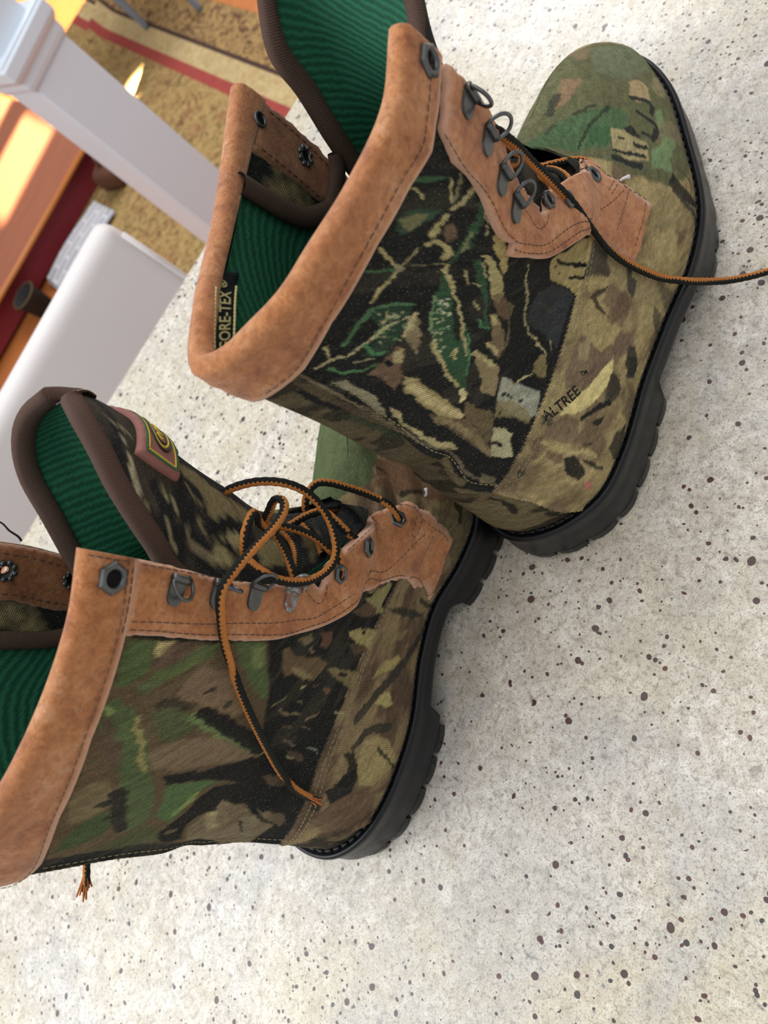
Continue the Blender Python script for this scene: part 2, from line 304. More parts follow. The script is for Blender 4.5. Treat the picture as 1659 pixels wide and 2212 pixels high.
# ---- boot surfaces: rings of control points in boot-local metres (x forward from the heel, y left, z up);
# every ring runs near front -> back -> far front
RIGHT = [
 ([(0.279,0.004,0.036),(0.2714,-0.013,0.035),(0.2517,-0.03,0.033),(0.216,-0.046,0.03),(0.175,-0.06,0.029),(0.143,-0.061,0.029),(0.118,-0.056,0.029),(0.081,-0.051,0.03),(0.047,-0.049,0.031),(0.023,-0.043,0.031),(0.007,-0.028,0.031),(0,-0.014,0.031)],(-0.001,-0.003,0.031),
  [(0.2705,0.02,0.035),(0.247,0.034,0.033),(0.2094,0.042,0.03),(0.17,0.041,0.029),(0.13,0.034,0.029),(0.09,0.0271,0.03),(0.05,0.0256,0.031),(0.022,0.021,0.031),(0.007,0.0109,0.031)]),
 ([(0.273,0.004,0.052),(0.2656,-0.014,0.052),(0.2457,-0.03,0.05),(0.2141,-0.046,0.047),(0.175,-0.059,0.046),(0.143,-0.06,0.045),(0.118,-0.056,0.045),(0.081,-0.052,0.046),(0.047,-0.05,0.046),(0.021,-0.043,0.047),(0.004,-0.026,0.047),(-0.003,-0.012,0.047)],(-0.004,-0.002,0.047),
  [(0.2647,0.021,0.052),(0.2423,0.036,0.05),(0.2083,0.044,0.047),(0.17,0.043,0.045),(0.13,0.036,0.045),(0.09,0.0289,0.046),(0.05,0.0265,0.046),(0.02,0.021,0.047),(0.003,0.0101,0.047)]),
 ([(0.2508,0.004,0.072),(0.2428,-0.014,0.07),(0.2276,-0.027,0.067),(0.2044,-0.041,0.064),(0.172,-0.053,0.062),(0.137,-0.055,0.062),(0.102,-0.051,0.063),(0.06,-0.048,0.065),(0.025,-0.039,0.066),(0.005,-0.022,0.067)],(-0.003,-0.001,0.068),
  [(0.2428,0.0161,0.067),(0.2268,0.0255,0.064),(0.202,0.034,0.061),(0.17,0.0348,0.059),(0.13,0.037,0.062),(0.095,0.0313,0.063),(0.055,0.0277,0.065),(0.022,0.0202,0.066),(0.004,0.0092,0.067)]),
 ([(0.2199,0.003,0.089),(0.2104,-0.018,0.086),(0.1924,-0.033,0.081),(0.165,-0.045,0.078),(0.13,-0.049,0.078),(0.09,-0.047,0.081),(0.045,-0.042,0.085),(0.012,-0.026,0.088)],(-0.002,-0.001,0.09),
  [(0.2104,0.0136,0.079),(0.1915,0.0218,0.074),(0.16,0.0272,0.071),(0.12,0.04,0.079),(0.08,0.037,0.082),(0.04,0.033,0.086),(0.009,0.018,0.089)]),
 ([(0.1906,0.003,0.096),(0.1816,-0.02,0.092),(0.1627,-0.036,0.089),(0.13,-0.045,0.093),(0.092,-0.045,0.098),(0.05,-0.04,0.104),(0.016,-0.026,0.108)],(-0.001,-0.001,0.11),
  [(0.1816,0.015,0.085),(0.16,0.0238,0.082),(0.125,0.041,0.094),(0.085,0.039,0.099),(0.045,0.032,0.105),(0.011,0.016,0.109)]),
 ([(0.172,0.002,0.102),(0.166,-0.022,0.095),(0.148,-0.037,0.097),(0.12,-0.0435,0.103),(0.085,-0.043,0.11),(0.045,-0.037,0.117),(0.014,-0.023,0.122)],(-0.002,-0.001,0.124),
  [(0.166,0.018,0.089),(0.147,0.0277,0.091),(0.115,0.041,0.104),(0.08,0.039,0.111),(0.04,0.031,0.118),(0.01,0.014,0.123)]),
 ([(0.153,-0.033,0.104),(0.127,-0.042,0.111),(0.092,-0.044,0.12),(0.052,-0.038,0.128),(0.02,-0.026,0.134),(0.003,-0.012,0.137)],(-0.003,-0.001,0.138),
  [(0.152,0.036,0.104),(0.12,0.042,0.112),(0.085,0.041,0.121),(0.045,0.033,0.129),(0.013,0.017,0.135)]),
 ([(0.117,-0.038,0.132),(0.094,-0.043,0.138),(0.06,-0.04,0.145),(0.028,-0.03,0.151),(0.006,-0.014,0.155)],(-0.004,-0.001,0.157),
  [(0.125,0.039,0.132),(0.095,0.041,0.138),(0.058,0.035,0.146),(0.022,0.02,0.153)]),
 ([(0.1005,-0.0405,0.158),(0.081,-0.0435,0.162),(0.05,-0.038,0.169),(0.02,-0.026,0.175),(0.001,-0.011,0.179)],(-0.005,0,0.181),
  [(0.112,0.041,0.165),(0.085,0.04,0.169),(0.05,0.032,0.175),(0.017,0.016,0.179)]),
 ([(0.107,-0.042,0.19),(0.082,-0.045,0.193),(0.05,-0.0395,0.199),(0.02,-0.027,0.205),(-0.001,-0.011,0.209)],(-0.008,0.001,0.211),
  [(0.1105,0.042,0.195),(0.085,0.038,0.199),(0.05,0.028,0.205),(0.014,0.012,0.21)]),
 ([(0.0946,-0.045,0.2402),(0.0719,-0.046,0.2354),(0.0448,-0.042,0.2362),(0.0257,-0.036,0.2374),(0.0102,-0.029,0.2371),(0.0005,-0.02,0.2371),(-0.0083,-0.011,0.2375)],(-0.0113,-0.002,0.2392),
  [(0.1056,0.042,0.2312),(0.0835,0.037,0.23),(0.0637,0.031,0.23),(0.0418,0.023,0.2321),(0.0293,0.018,0.2345),(0.0115,0.01,0.238)]),
]
LEFT = [
 ([(0.284,0.032,0.036),(0.276,0.017,0.035),(0.255,0.004,0.033),(0.225,-0.007,0.03),(0.205,-0.022,0.029),(0.19,-0.04,0.029),(0.165,-0.039,0.029),(0.138,-0.031,0.029),(0.11,-0.0315,0.029),(0.078,-0.038,0.03),(0.057,-0.0385,0.031),(0.034,-0.035,0.031),(0.016,-0.027,0.031),(0.004,-0.014,0.031)],(0.001,0.001,0.031),
  [(0.276,0.048,0.035),(0.252,0.061,0.033),(0.212,0.062,0.03),(0.17,0.055,0.029),(0.13,0.05,0.029),(0.09,0.042,0.03),(0.05,0.039,0.031),(0.02,0.031,0.031),(0.005,0.016,0.031)]),
 ([(0.287,0.032,0.052),(0.278,0.016,0.052),(0.256,0.003,0.05),(0.225,-0.007,0.047),(0.205,-0.022,0.046),(0.19,-0.0395,0.046),(0.165,-0.04,0.045),(0.138,-0.034,0.044),(0.11,-0.035,0.044),(0.078,-0.0405,0.046),(0.05,-0.041,0.047),(0.022,-0.032,0.048),(0.006,-0.015,0.048)],(0.003,0.001,0.048),
  [(0.278,0.048,0.052),(0.253,0.062,0.05),(0.212,0.063,0.047),(0.17,0.055,0.046),(0.13,0.05,0.045),(0.09,0.043,0.046),(0.05,0.04,0.047),(0.018,0.029,0.048)]),
 ([(0.264,0.031,0.072),(0.256,0.018,0.069),(0.232,0.005,0.065),(0.205,-0.018,0.061),(0.185,-0.0395,0.06),(0.16,-0.038,0.058),(0.135,-0.036,0.058),(0.11,-0.0375,0.06),(0.07,-0.041,0.064),(0.035,-0.036,0.066),(0.01,-0.017,0.067)],(0.005,0.001,0.068),
  [(0.254,0.044,0.067),(0.227,0.053,0.063),(0.19,0.048,0.06),(0.155,0.043,0.057),(0.12,0.045,0.061),(0.08,0.041,0.064),(0.04,0.035,0.066),(0.013,0.02,0.067)]),
 ([(0.228,0.02,0.084),(0.216,0.006,0.079),(0.2,-0.013,0.076),(0.182,-0.034,0.074),(0.155,-0.039,0.073),(0.13,-0.039,0.077),(0.1,-0.0415,0.081),(0.065,-0.041,0.085),(0.03,-0.03,0.088),(0.01,-0.012,0.09)],(0.007,0.001,0.091),
  [(0.217,0.031,0.077),(0.191,0.033,0.072),(0.155,0.033,0.068),(0.115,0.043,0.079),(0.075,0.04,0.084),(0.038,0.032,0.088),(0.013,0.017,0.09)]),
 ([(0.195,-0.0019,0.092),(0.181,-0.025,0.087),(0.16,-0.036,0.084),(0.13,-0.0405,0.092),(0.095,-0.0425,0.097),(0.055,-0.037,0.103),(0.02,-0.024,0.108)],(0.0055,0,0.111),
  [(0.184,0.0126,0.084),(0.16,0.0238,0.081),(0.125,0.042,0.093),(0.085,0.041,0.098),(0.045,0.034,0.104),(0.016,0.017,0.109)]),
 ([(0.172,-0.003,0.096),(0.166,-0.026,0.091),(0.15,-0.036,0.099),(0.125,-0.041,0.104),(0.09,-0.0435,0.11),(0.05,-0.037,0.117),(0.018,-0.022,0.122)],(0.006,0,0.125),
  [(0.164,0.0165,0.088),(0.145,0.027,0.09),(0.115,0.042,0.104),(0.08,0.041,0.111),(0.042,0.034,0.118),(0.016,0.016,0.123)]),
 ([(0.166,-0.035,0.104),(0.14,-0.041,0.11),(0.105,-0.045,0.119),(0.065,-0.042,0.128),(0.03,-0.027,0.135),(0.007,-0.012,0.139)],(0.0035,0,0.14),
  [(0.155,0.033,0.108),(0.12,0.042,0.114),(0.085,0.042,0.122),(0.045,0.034,0.131),(0.015,0.016,0.138)]),
 ([(0.129,-0.0425,0.138),(0.103,-0.046,0.145),(0.065,-0.044,0.153),(0.03,-0.029,0.16),(0.0055,-0.012,0.164)],(0.002,0,0.165),
  [(0.13,0.038,0.14),(0.1,0.042,0.146),(0.06,0.037,0.154),(0.02,0.019,0.162)]),
 ([(0.1185,-0.045,0.178),(0.092,-0.0475,0.18),(0.058,-0.045,0.184),(0.026,-0.031,0.187),(0.0025,-0.012,0.189)],(-0.001,0,0.19),
  [(0.111,0.044,0.18),(0.085,0.044,0.182),(0.05,0.036,0.186),(0.018,0.018,0.189)]),
 ([(0.1165,-0.047,0.212),(0.092,-0.0485,0.211),(0.06,-0.045,0.211),(0.029,-0.033,0.211),(0.002,-0.014,0.211)],(-0.003,0,0.212),
  [(0.108,0.0455,0.21),(0.085,0.045,0.21),(0.05,0.037,0.211),(0.016,0.018,0.212)]),
 ([(0.1136,-0.049,0.2426),(0.0925,-0.0495,0.2381),(0.0615,-0.046,0.2353),(0.0297,-0.037,0.2345),(0.006,-0.016,0.236)],(-0.003,-0.001,0.237),
  [(0.103,0.049,0.242),(0.084,0.047,0.24),(0.05,0.039,0.239),(0.014,0.019,0.238)]),
]
NU = 241
def cr(P, ph0=None, ph1=None, k=16):
    P = np.asarray(P, float)
    a = 2*P[0]-P[1] if ph0 is None else np.asarray(ph0, float)
    b = 2*P[-1]-P[-2] if ph1 is None else np.asarray(ph1, float)
    Q = np.vstack([a, P, b]); out = []
    for i in range(len(P)-1):
        p0, p1, p2, p3 = Q[i:i+4]
        t0 = 0.; t1 = t0+max(np.linalg.norm(p1-p0), 1e-9)**.5; t2 = t1+max(np.linalg.norm(p2-p1), 1e-9)**.5; t3 = t2+max(np.linalg.norm(p3-p2), 1e-9)**.5
        t = np.linspace(t1, t2, k, endpoint=False)[:, None]
        A1 = (t1-t)/(t1-t0)*p0+(t-t0)/(t1-t0)*p1; A2 = (t2-t)/(t2-t1)*p1+(t-t1)/(t2-t1)*p2; A3 = (t3-t)/(t3-t2)*p2+(t-t2)/(t3-t2)*p3
        B1 = (t2-t)/(t2-t0)*A1+(t-t0)/(t2-t0)*A2; B2 = (t3-t)/(t3-t1)*A2+(t-t1)/(t3-t1)*A3
        out.append((t2-t)/(t2-t1)*B1+(t-t1)/(t2-t1)*B2)
    out.append(P[-1:]); return np.vstack(out)
def resample(C, n):
    s = np.r_[0, np.cumsum(np.linalg.norm(np.diff(C, axis=0), axis=1))]
    q = np.linspace(0, s[-1], n) if np.isscalar(n) else np.asarray(n)*s[-1]
    return np.stack([np.interp(q, s, C[:, i]) for i in range(C.shape[1])], 1)
def ring(r, closed):
    near, back, far = r
    pts = list(near)+[back]+list(far)[::-1]
    if closed: pts = pts+[near[0]]
    k = 16
    C = cr(pts, pts[-2] if closed else None, pts[1] if closed else None, k)
    ib = len(near)*k
    h = NU//2+1
    return np.vstack([resample(C[:ib+1], h), resample(C[ib:], h)[1:]])
class Surf:
    def __init__(s, rows, creases):
        s.G = np.array([ring(r, i < 6) for i, r in enumerate(rows)])
        s.nr = len(rows); s.cre = creases
    def raw(s, u, v):
        u = np.clip(np.asarray(u, float), -1, 1); v = np.asarray(v, float)
        x = (u+1)/2*(NU-1); i = np.clip(x.astype(int), 0, NU-2); f = (x-i)[..., None]
        y = v*(s.nr-1); j = np.clip(np.floor(y).astype(int), 0, s.nr-2); g = (y-j)[..., None]
        def R(k):
            a = lambda kk: s.G[kk, i]*(1-f)+s.G[kk, i+1]*f
            k0 = np.clip(k, 0, s.nr-1); P = a(k0)
            P = np.where((k < 0)[..., None], 2*a(np.zeros_like(k))-a(np.zeros_like(k)+1), P)
            P = np.where((k > s.nr-1)[..., None], 2*a(np.zeros_like(k)+s.nr-1)-a(np.zeros_like(k)+s.nr-2), P)
            return P
        p0, p1, p2, p3 = R(j-1), R(j), R(j+1), R(j+2)
        return .5*((2*p1)+(p2-p0)*g+(2*p0-5*p1+4*p2-p3)*g*g+(3*p1-p0-3*p2+p3)*g**3)
    def normal(s, u, v):
        e = .004; u = np.asarray(u, float); v = np.asarray(v, float)
        a = s.raw(np.minimum(u+e, 1), v)-s.raw(np.maximum(u-e, -1), v)
        b = s.raw(u, np.minimum(v+e, 1.02))-s.raw(u, np.maximum(v-e, 0))
        n = np.cross(b, a); n /= np.maximum(np.linalg.norm(n, axis=-1, keepdims=True), 1e-12)
        return n
    def disp(s, u, v):
        d = np.zeros(np.broadcast(u, v).shape)
        for (u0, v0, u1, v1, w, h) in s.cre:          # soft folds: a segment in (u, v), a width and a height
            du, dv = (u1-u0)*.15, (v1-v0)*.25
            pu, pv = (u-u0)*.15, (v-v0)*.25
            t = np.clip((pu*du+pv*dv)/(du*du+dv*dv+1e-12), 0, 1)
            d2 = (pu-t*du)**2+(pv-t*dv)**2
            d = d+h*np.exp(-d2/(w*w))*(.35+.65*np.sin(np.pi*np.clip(t, .12, .88)))
        return d
    def at(s, u, v, h=0.):
        u = np.asarray(u, float); v = np.asarray(v, float)
        n = s.normal(u, v)
        return s.raw(u, v)+n*(s.disp(u, v)+h)[..., None], n
CRE = {1: [(-.60,.71,-.12,.34,.006,-.0024), (-.66,.69,-.36,.52,.008,.0026), (-.03,.52,-.03,.42,.008,-.0040), (-.10,.64,-.07,.46,.007,.0030), (-.06,.40,-.05,.32,.007,.0030)],
 2: [(-.20,.50,-.10,.40,.006,-.0024), (-.13,.36,-.22,.42,.006,.0020), (-.70,.66,-.25,.50,.010,-.0014)]}
SF = {1: Surf(RIGHT, CRE[1]), 2: Surf(LEFT, CRE[2])}
# tongues: crest line, near edge, far edge
TONGUE = {
 1: ([(.178,0,.074),(.158,0,.086),(.146,0,.104),(.138,0,.14),(.133,0,.17),(.136,0,.2),(.148,0,.23),(.162,0,.262)], [(.150,-.030,.085),(.124,-.036,.112),(.104,-.036,.14),(.096,-.032,.168),(.096,-.030,.193),(.1065,-.030,.2105),(.1265,-.028,.2235),(.136,-.022,.237),(.150,-.012,.258)],
     [(.150,.028,.078),(.120,.030,.100),(.112,.033,.135),(.110,.032,.165),(.112,.030,.19),(.117,.030,.21),(.1195,.030,.227),(.133,.027,.242),(.150,.014,.26)], .010),
 2: ([(.187,0,.080),(.165,0,.097),(.151,0,.1355),(.154,0,.16),(.157,0,.182),(.160,0,.197),(.1625,0,.211),(.1641,0,.2244),(.1646,0,.2343)], [(.150,-.030,.085),(.128,-.037,.112),(.112,-.038,.135),(.106,-.036,.168),(.1136,-.030,.1958),(.1199,-.030,.2046),(.1269,-.030,.2155),(.136,-.028,.2273),(.1456,-.024,.2359),(.1542,-.016,.2415),(.1596,-.006,.2413)],
     [(.150,.028,.078),(.120,.030,.098),(.111,.033,.132),(.102,.032,.168),(.097,.030,.1845),(.103,.030,.1924),(.1205,.030,.213),(.1327,.030,.2275),(.1442,.024,.2378),(.1535,.014,.243),(.1609,.004,.2433)], .002)}
def tongue_grid(b, K=60, ns=72):
    crest, near, far, tx = TONGUE[b]
    crest, near, far = (resample(cr(np.array(c)), K) for c in (crest, near, far))
    P = np.zeros((K, ns, 3))
    for i in range(K):
        wd = np.linalg.norm(near[i]-far[i]); bul = np.array([tx*min(1, wd/.05), 0, 0])
        mn = (near[i]+crest[i])/2+bul*.9+np.array([0, -.12*wd, 0]); mf = (far[i]+crest[i])/2+bul*.9+np.array([0, .12*wd, 0])
        P[i] = resample(cr(np.array([near[i], mn, crest[i], mf, far[i]]), k=24), ns)
    a = np.gradient(P, axis=1); g = np.gradient(P, axis=0); N = np.cross(a, g); N /= np.maximum(np.linalg.norm(N, axis=2, keepdims=True), 1e-9)
    if N[K//2, ns//2, 0] < 0: N = -N
    return P, N, np.mean(np.cross(a, g)[..., 0]) < 0
def metric_uv(P, i0=None):                   # cumulative lengths along a (rows, cols, 3) grid
    du = np.zeros(P.shape[:2]); dv = np.zeros(P.shape[:2])
    du[:, 1:] = np.cumsum(np.linalg.norm(np.diff(P, axis=1), axis=2), axis=1); du -= du[:, [P.shape[1]//2 if i0 is None else i0]]
    dv[1:] = np.cumsum(np.linalg.norm(np.diff(P, axis=0), axis=2), axis=0)
    return np.stack([du, dv], -1)
# ------------------------------------------------------------------ boots
BOOT = {1: ((.0225, .2055, 0), math.radians(16)), 2: ((-.1735, .2225, 0), math.radians(14))}
def patch(name, S, poly, h, mat, parent, res=.0022, inward=False, edge_w=.0022, base=-.0012, cols=None, wob=0., holes=(), SC=(.15, .25), relax=False):
    """a flat piece of material with real thickness lying on the surface S; poly in (u, v)"""
    sg = -1 if inward else 1
    SC = np.array(SC); Q = np.array(poly, float)*SC
    B = []
    for a, b in zip(Q, np.roll(Q, -1, 0)):
        k = max(1, int(np.linalg.norm(b-a)/res)); B += [a+(b-a)*t for t in np.arange(k)/k]
    B = np.array(B); n = len(B)
    if wob:
        rs = np.random.RandomState(len(name)+n); B = B+rs.normal(0, wob, B.shape)
    lo, hi = B.min(0), B.max(0); xs = np.arange(lo[0], hi[0], res); ys = np.arange(lo[1], hi[1], res*.87)
    X, Y = np.meshgrid(xs, ys); X = X+(np.arange(len(ys)) % 2)[:, None]*res*.5
    I = np.c_[X.ravel(), Y.ravel()]
    A, C2 = B, np.roll(B, -1, 0)
    c = ((A[:, 1][None] > I[:, 1][:, None]) != (C2[:, 1][None] > I[:, 1][:, None]))
    xx = (C2[:, 0]-A[:, 0])[None]*(I[:, 1][:, None]-A[:, 1][None])/np.where(np.abs(C2[:, 1]-A[:, 1]) < 1e-12, 1e-12, C2[:, 1]-A[:, 1])[None]+A[:, 0][None]
    ins = (np.sum(c & (I[:, 0][:, None] < xx), 1) % 2) == 1
    I = I[ins]
    dist = np.min(np.hypot(I[:, None, 0]-B[None, :, 0], I[:, None, 1]-B[None, :, 1]), 1) if len(I) else np.zeros(0)
    I = I[dist > res*.45]
    E = [(i, (i+1) % n) for i in range(n)]; H = []; nh = n
    for hu, hv, hr in holes:
        a = np.arange(18)/18*2*np.pi; c0 = np.array([hu, hv])*SC
        H.append(c0+hr*np.stack([np.cos(a), np.sin(a)], 1)); E += [(nh+i, nh+(i+1) % 18) for i in range(18)]; nh += 18
        I = I[np.hypot(*(I-c0).T) > hr+res*.4]
    P2 = np.vstack([B]+H+([I] if len(I) else []))
    vs, es, fs, *_ = delaunay_2d_cdt([Vector(p) for p in P2], E, [], 1, 1e-7)
    V2 = np.array([tuple(v) for v in vs])
    for hu, hv, hr in holes: fs = [f for f in fs if np.hypot(*(V2[list(f)].mean(0)-np.array([hu, hv])*SC)) > hr*.97]
    B = np.vstack([B]+H)
    bd = np.min(np.hypot(V2[:, None, 0]-B[None, :, 0], V2[:, None, 1]-B[None, :, 1]), 1)
    prof = np.clip(bd/edge_w, 0, 1); prof = np.sqrt(1-(1-prof)**2)
    u, v = V2[:, 0]/SC[0], V2[:, 1]/SC[1]
    P, N = S.at(u, v, 0.)
    F = [tuple(f) for f in fs]
    if relax:                                # let the leather bridge the step at the throat
        P = P+N*(throat(v))[:, None]; nb_ = [set() for _ in P]
        for f in F:
            for i in range(3): nb_[f[i]] |= {f[(i+1) % 3], f[(i+2) % 3]}
        wgt = np.exp(-((v-.57)/.10)**2); onb = bd < res*.2
        for _ in range(14):
            Q_ = P.copy(); M_ = N.copy()
            for i, s_ in enumerate(nb_):
                if wgt[i] > .05 and s_:
                    s_ = [j for j in s_ if onb[j]] if onb[i] else list(s_)
                    if s_: Q_[i] = P[i]*(1-.5*wgt[i])+P[s_].mean(0)*.5*wgt[i]; M_[i] = N[i]*.5+N[s_].mean(0)*.5
            P, N = Q_, M_/np.linalg.norm(M_, axis=1, keepdims=True)
    top = P+N*sg*(h*(.62+.38*prof))[:, None]
    # orient faces outward and add a skirt along the outline
    e = {}
    FF = []
    for f in F:
        nn = np.cross(top[f[1]]-top[f[0]], top[f[2]]-top[f[0]])@N[f[0]]*sg
        f = f if nn > 0 else f[::-1]; FF.append(f)
        for i in range(len(f)): e[(f[i], f[(i+1) % len(f)])] = 1
    nb = len(top); low = P+N*sg*base
    for (a, b) in list(e):
        if (b, a) not in e: FF.append((b, a, a+nb, b+nb))
    used = sorted({i for f in FF for i in f}); mp = {k: i for i, k in enumerate(used)}
    VV = np.vstack([top, low])[used]; FF = [tuple(mp[i] for i in f) for f in FF]
    ed = np.r_[1-np.clip(bd/(edge_w*.8), 0, 1), np.ones(nb)][used]
    uv = np.vstack([V2, V2])[used]
    cc = {'edge': ed}
    if cols is not None: cc['print'] = np.vstack([cols(u, v)]*2)[used]
    return mesh(name, VV, FF, mat, parent, True, uv, cc)
def throat(v): return .0022*np.exp(-((np.asarray(v)-.57)/.075)**2)
def capsule(a, b, r, up, k=6, flat=.8):
    d = b-a; L = np.linalg.norm(d); d = d/max(L, 1e-9); s = np.cross(up, d); s /= max(np.linalg.norm(s), 1e-9); w = np.cross(d, s)
    V = []
    for t, q in ((0, .25), (.2, 1), (.8, 1), (1, .25)):
        for i in range(k):
            an = 2*np.pi*i/k; V.append(a+d*L*t+(s*math.cos(an)+w*math.sin(an)*flat)*r*q)
    F = [tuple(f) for f in grid_faces(4, k, False, True)]+[tuple(range(k))[::-1], tuple(3*k+i for i in range(k))]
    return V, F
def stitch_line(mb, S, path, h, pitch=.0032, length=.0027, r=.00027, inward=False, lift=False):
    sg = -1 if inward else 1
    q = np.array(path, float); 
    if len(q) > 2: q = cr(np.c_[q, np.zeros(len(q))], k=24)[:, :2]
    else: q = np.linspace(q[0], q[1], 60)
    P, N = S.at(q[:, 0], q[:, 1]); P = P+N*sg*h+(N*throat(q[:, 1])[:, None] if lift else 0)
    if lift: P[2:-2] = (P[:-4]+P[1:-3]+P[2:-2]+P[3:-1]+P[4:])/5
    s = np.r_[0, np.cumsum(np.linalg.norm(np.diff(P, axis=0), axis=1))]
    for a in np.arange(0, s[-1]-length, pitch):
        pa = np.array([np.interp(a, s, P[:, i]) for i in range(3)]); pb = np.array([np.interp(a+length, s, P[:, i]) for i in range(3)])
        n = np.array([np.interp(a, s, N[:, i]) for i in range(3)])*sg
        mb.add(*capsule(pa, pb, r, n))
def surf_frame(S, u, v, h, rot=0.):
    P, N = S.at(np.array([u]), np.array([v]), h); P = P[0]
    du, dv = np.meshgrid([-.06, 0, .06], [-.06, -.03, 0, .03, .06]); n = S.at(np.clip(u+du.ravel(), -1, 1), np.clip(v+dv.ravel(), 0, 1))[1].mean(0); n /= np.linalg.norm(n)
    z = np.array([0, 0, 1.]); y = z-n*(z@n); y /= np.linalg.norm(y); x = np.cross(y, n)
    c, s = math.cos(rot), math.sin(rot)
    return P, np.stack([x*c+y*s, -x*s+y*c, n], 1)           # columns: right, up, out
def ringlet(mb, P, R, prof, k, ph=0., hexed=None):
    """lathe a (radius, height) profile about the out axis; hexed marks radii that follow a hexagon"""
    V = []
    a = np.arange(k)/k*2*np.pi+ph
    for i, (r, hgt) in enumerate(prof):
        rr = np.full(k, r)
        if hexed and hexed[i]: rr = r*np.cos(np.pi/6)/np.cos(((a-ph) % (np.pi/3))-np.pi/6)*1.0
        V += list(P+(R@np.stack([rr*np.cos(a), rr*np.sin(a), np.full(k, hgt)])).T)
    mb.add(V, [tuple(f) for f in grid_faces(len(prof), k, False, True)])
def eyelet(S, u, v, h, parent, size=1., name='eyelet', sx=1., mat=None, inward=False, rot=0., fixed=None):
    P, R = surf_frame(S, u, v, h, rot) if fixed is None else fixed
    if inward: R = R@np.diag([-1, 1, -1.])
    R = R@np.diag([sx, 1, 1])
    mb = MB(); s = size
    prof = [(.0052*s, 0), (.0052*s, .0006), (.0046*s, .0013*s), (.0034*s, .0016*s), (.0028*s, .0013*s), (.0025*s, .0003), (.0024*s, -.002)]
    ringlet(mb, P, R, prof, 48, .2, [1, 1, 1, 0, 0, 0, 0])
    o = mb.build(name, mat or M['metal'], parent, smooth=False)
    for p in o.data.polygons: p.use_smooth = p.index >= 48*2
    ob = MB(); a = np.arange(16)/16*2*np.pi
    ob.add(list(P+(R@np.stack([.0025*s*np.cos(a), .0025*s*np.sin(a), np.full(16, .0003)])).T), [tuple(range(16))])
    ob.build('eyelet_shade_disc', M['hole'], o)  # dark disc colours in the shade of an opening that is not cut
    return o
def washer_back(S, u, v, h, parent, size=1., petals=8, hole=True):
    """the petalled back of an eyelet seen inside the boot"""
    P, R = surf_frame(S, u, v, h); R = R@np.diag([-1, 1, -1.])
    mb = MB()
    for i in range(petals):
        a = 2*np.pi*i/8; c = P+R@np.array([math.cos(a)*.0034, math.sin(a)*.0034, .0006])*1
        V = []; k = 8
        for rr, hh in ((.0011, -.0006), (.00105, .0002), (.0006, .0006)):
            V += [c+R@np.array([math.cos(b)*rr*size, math.sin(b)*rr*size, hh]) for b in np.arange(k)/k*2*np.pi]
        mb.add(V, [tuple(f) for f in grid_faces(3, k, False, True)]+[tuple(2*k+j for j in range(k))])
    ringlet(mb, P, R, [(.0031, .0002), (.0029, .0008), (.0023, .0008), (.002, 0), (.002, -.001)], 24)
    o = mb.build('eyelet_washer', M['metal'], parent, True)
    if not hole: return o
    ob = MB(); a = np.arange(16)/16*2*np.pi
    ob.add([P+R@np.array([.0021*math.cos(t), .0021*math.sin(t), .0002]) for t in a], [tuple(range(16))]); ob.build('eyelet_shade_disc', M['hole'], o)  # near-black disc stands in for the shade inside the washer
    return o
def lace_hook(S, u, v, h, parent, rot=0., ring_tilt=0.6, ring_swing=0., mat=None, size=1.):
    """a riveted clip with a loose D-ring; ring_tilt 0 lies flat down the clip, pi points up off the edge"""
    P, R = surf_frame(S, u, v, h, rot); s = size; mt = mat or M['metal']
    root = MB()
    w = .0036*s                                               # plate: a tongue with a round lower end
    pts = [(-w, .004*s), (w, .004*s), (w, -.003*s)]+[(w*math.cos(a), -.003*s-w*1.05*math.sin(a)) for a in np.linspace(.25, math.pi-.25, 9)]+[(-w, -.003*s)]
    top = [P+R@np.array([x, y, .0011]) for x, y in pts]; lo = [P+R@np.array([x*1.05, y-.0001, -.0006]) for x, y in pts]; n = len(pts)
    root.add(top+lo, [tuple(range(n))]+[(i, (i+1) % n, (i+1) % n+n, i+n) for i in range(n)])
    o = root.build('lace_loop', mt, parent, False, bevel=.00025, seg=1)
    rl = MB(); q = np.linspace(-.0044*s, .0044*s, 5); rl.tube([P+R@np.array([x, .0042*s, .0016]) for x in q], .0017*s, 14)
    rl.build('loop_barrel', mt, o, True)
    ct = R@np.array([math.sin(ring_swing), math.cos(ring_swing), 0])
    d = R@np.array([math.sin(ring_swing)*0+0, -math.cos(ring_tilt), math.sin(ring_tilt)]); d = d+R@np.array([math.sin(ring_swing), 0, 0]); d /= np.linalg.norm(d)
    xa = R@np.array([1, 0, 0.]); xa = xa-d*(xa@d); xa /= np.linalg.norm(xa)
    pv = P+R@np.array([0, .0042*s, .0016]); rw = .0049*s; ln = .0088*s
    C = [(-rw, 0), (-rw*1.02, ln*.3)]+[(rw*math.cos(t), ln*.38+ln*.62*math.sin(t)) for t in np.linspace(math.pi, 0, 15)]+[(rw*1.02, ln*.3), (rw, 0)]
    pc = cr(np.array([pv+xa*x+d*y for x, y in C]), k=3)
    rg = MB(); rg.tube(np.vstack([pc, pv+xa*rw*.3, pv-xa*rw*.3]), .00085*s, 10, closed=True); rg.build('loop_ring', mt, o, True)
    return o
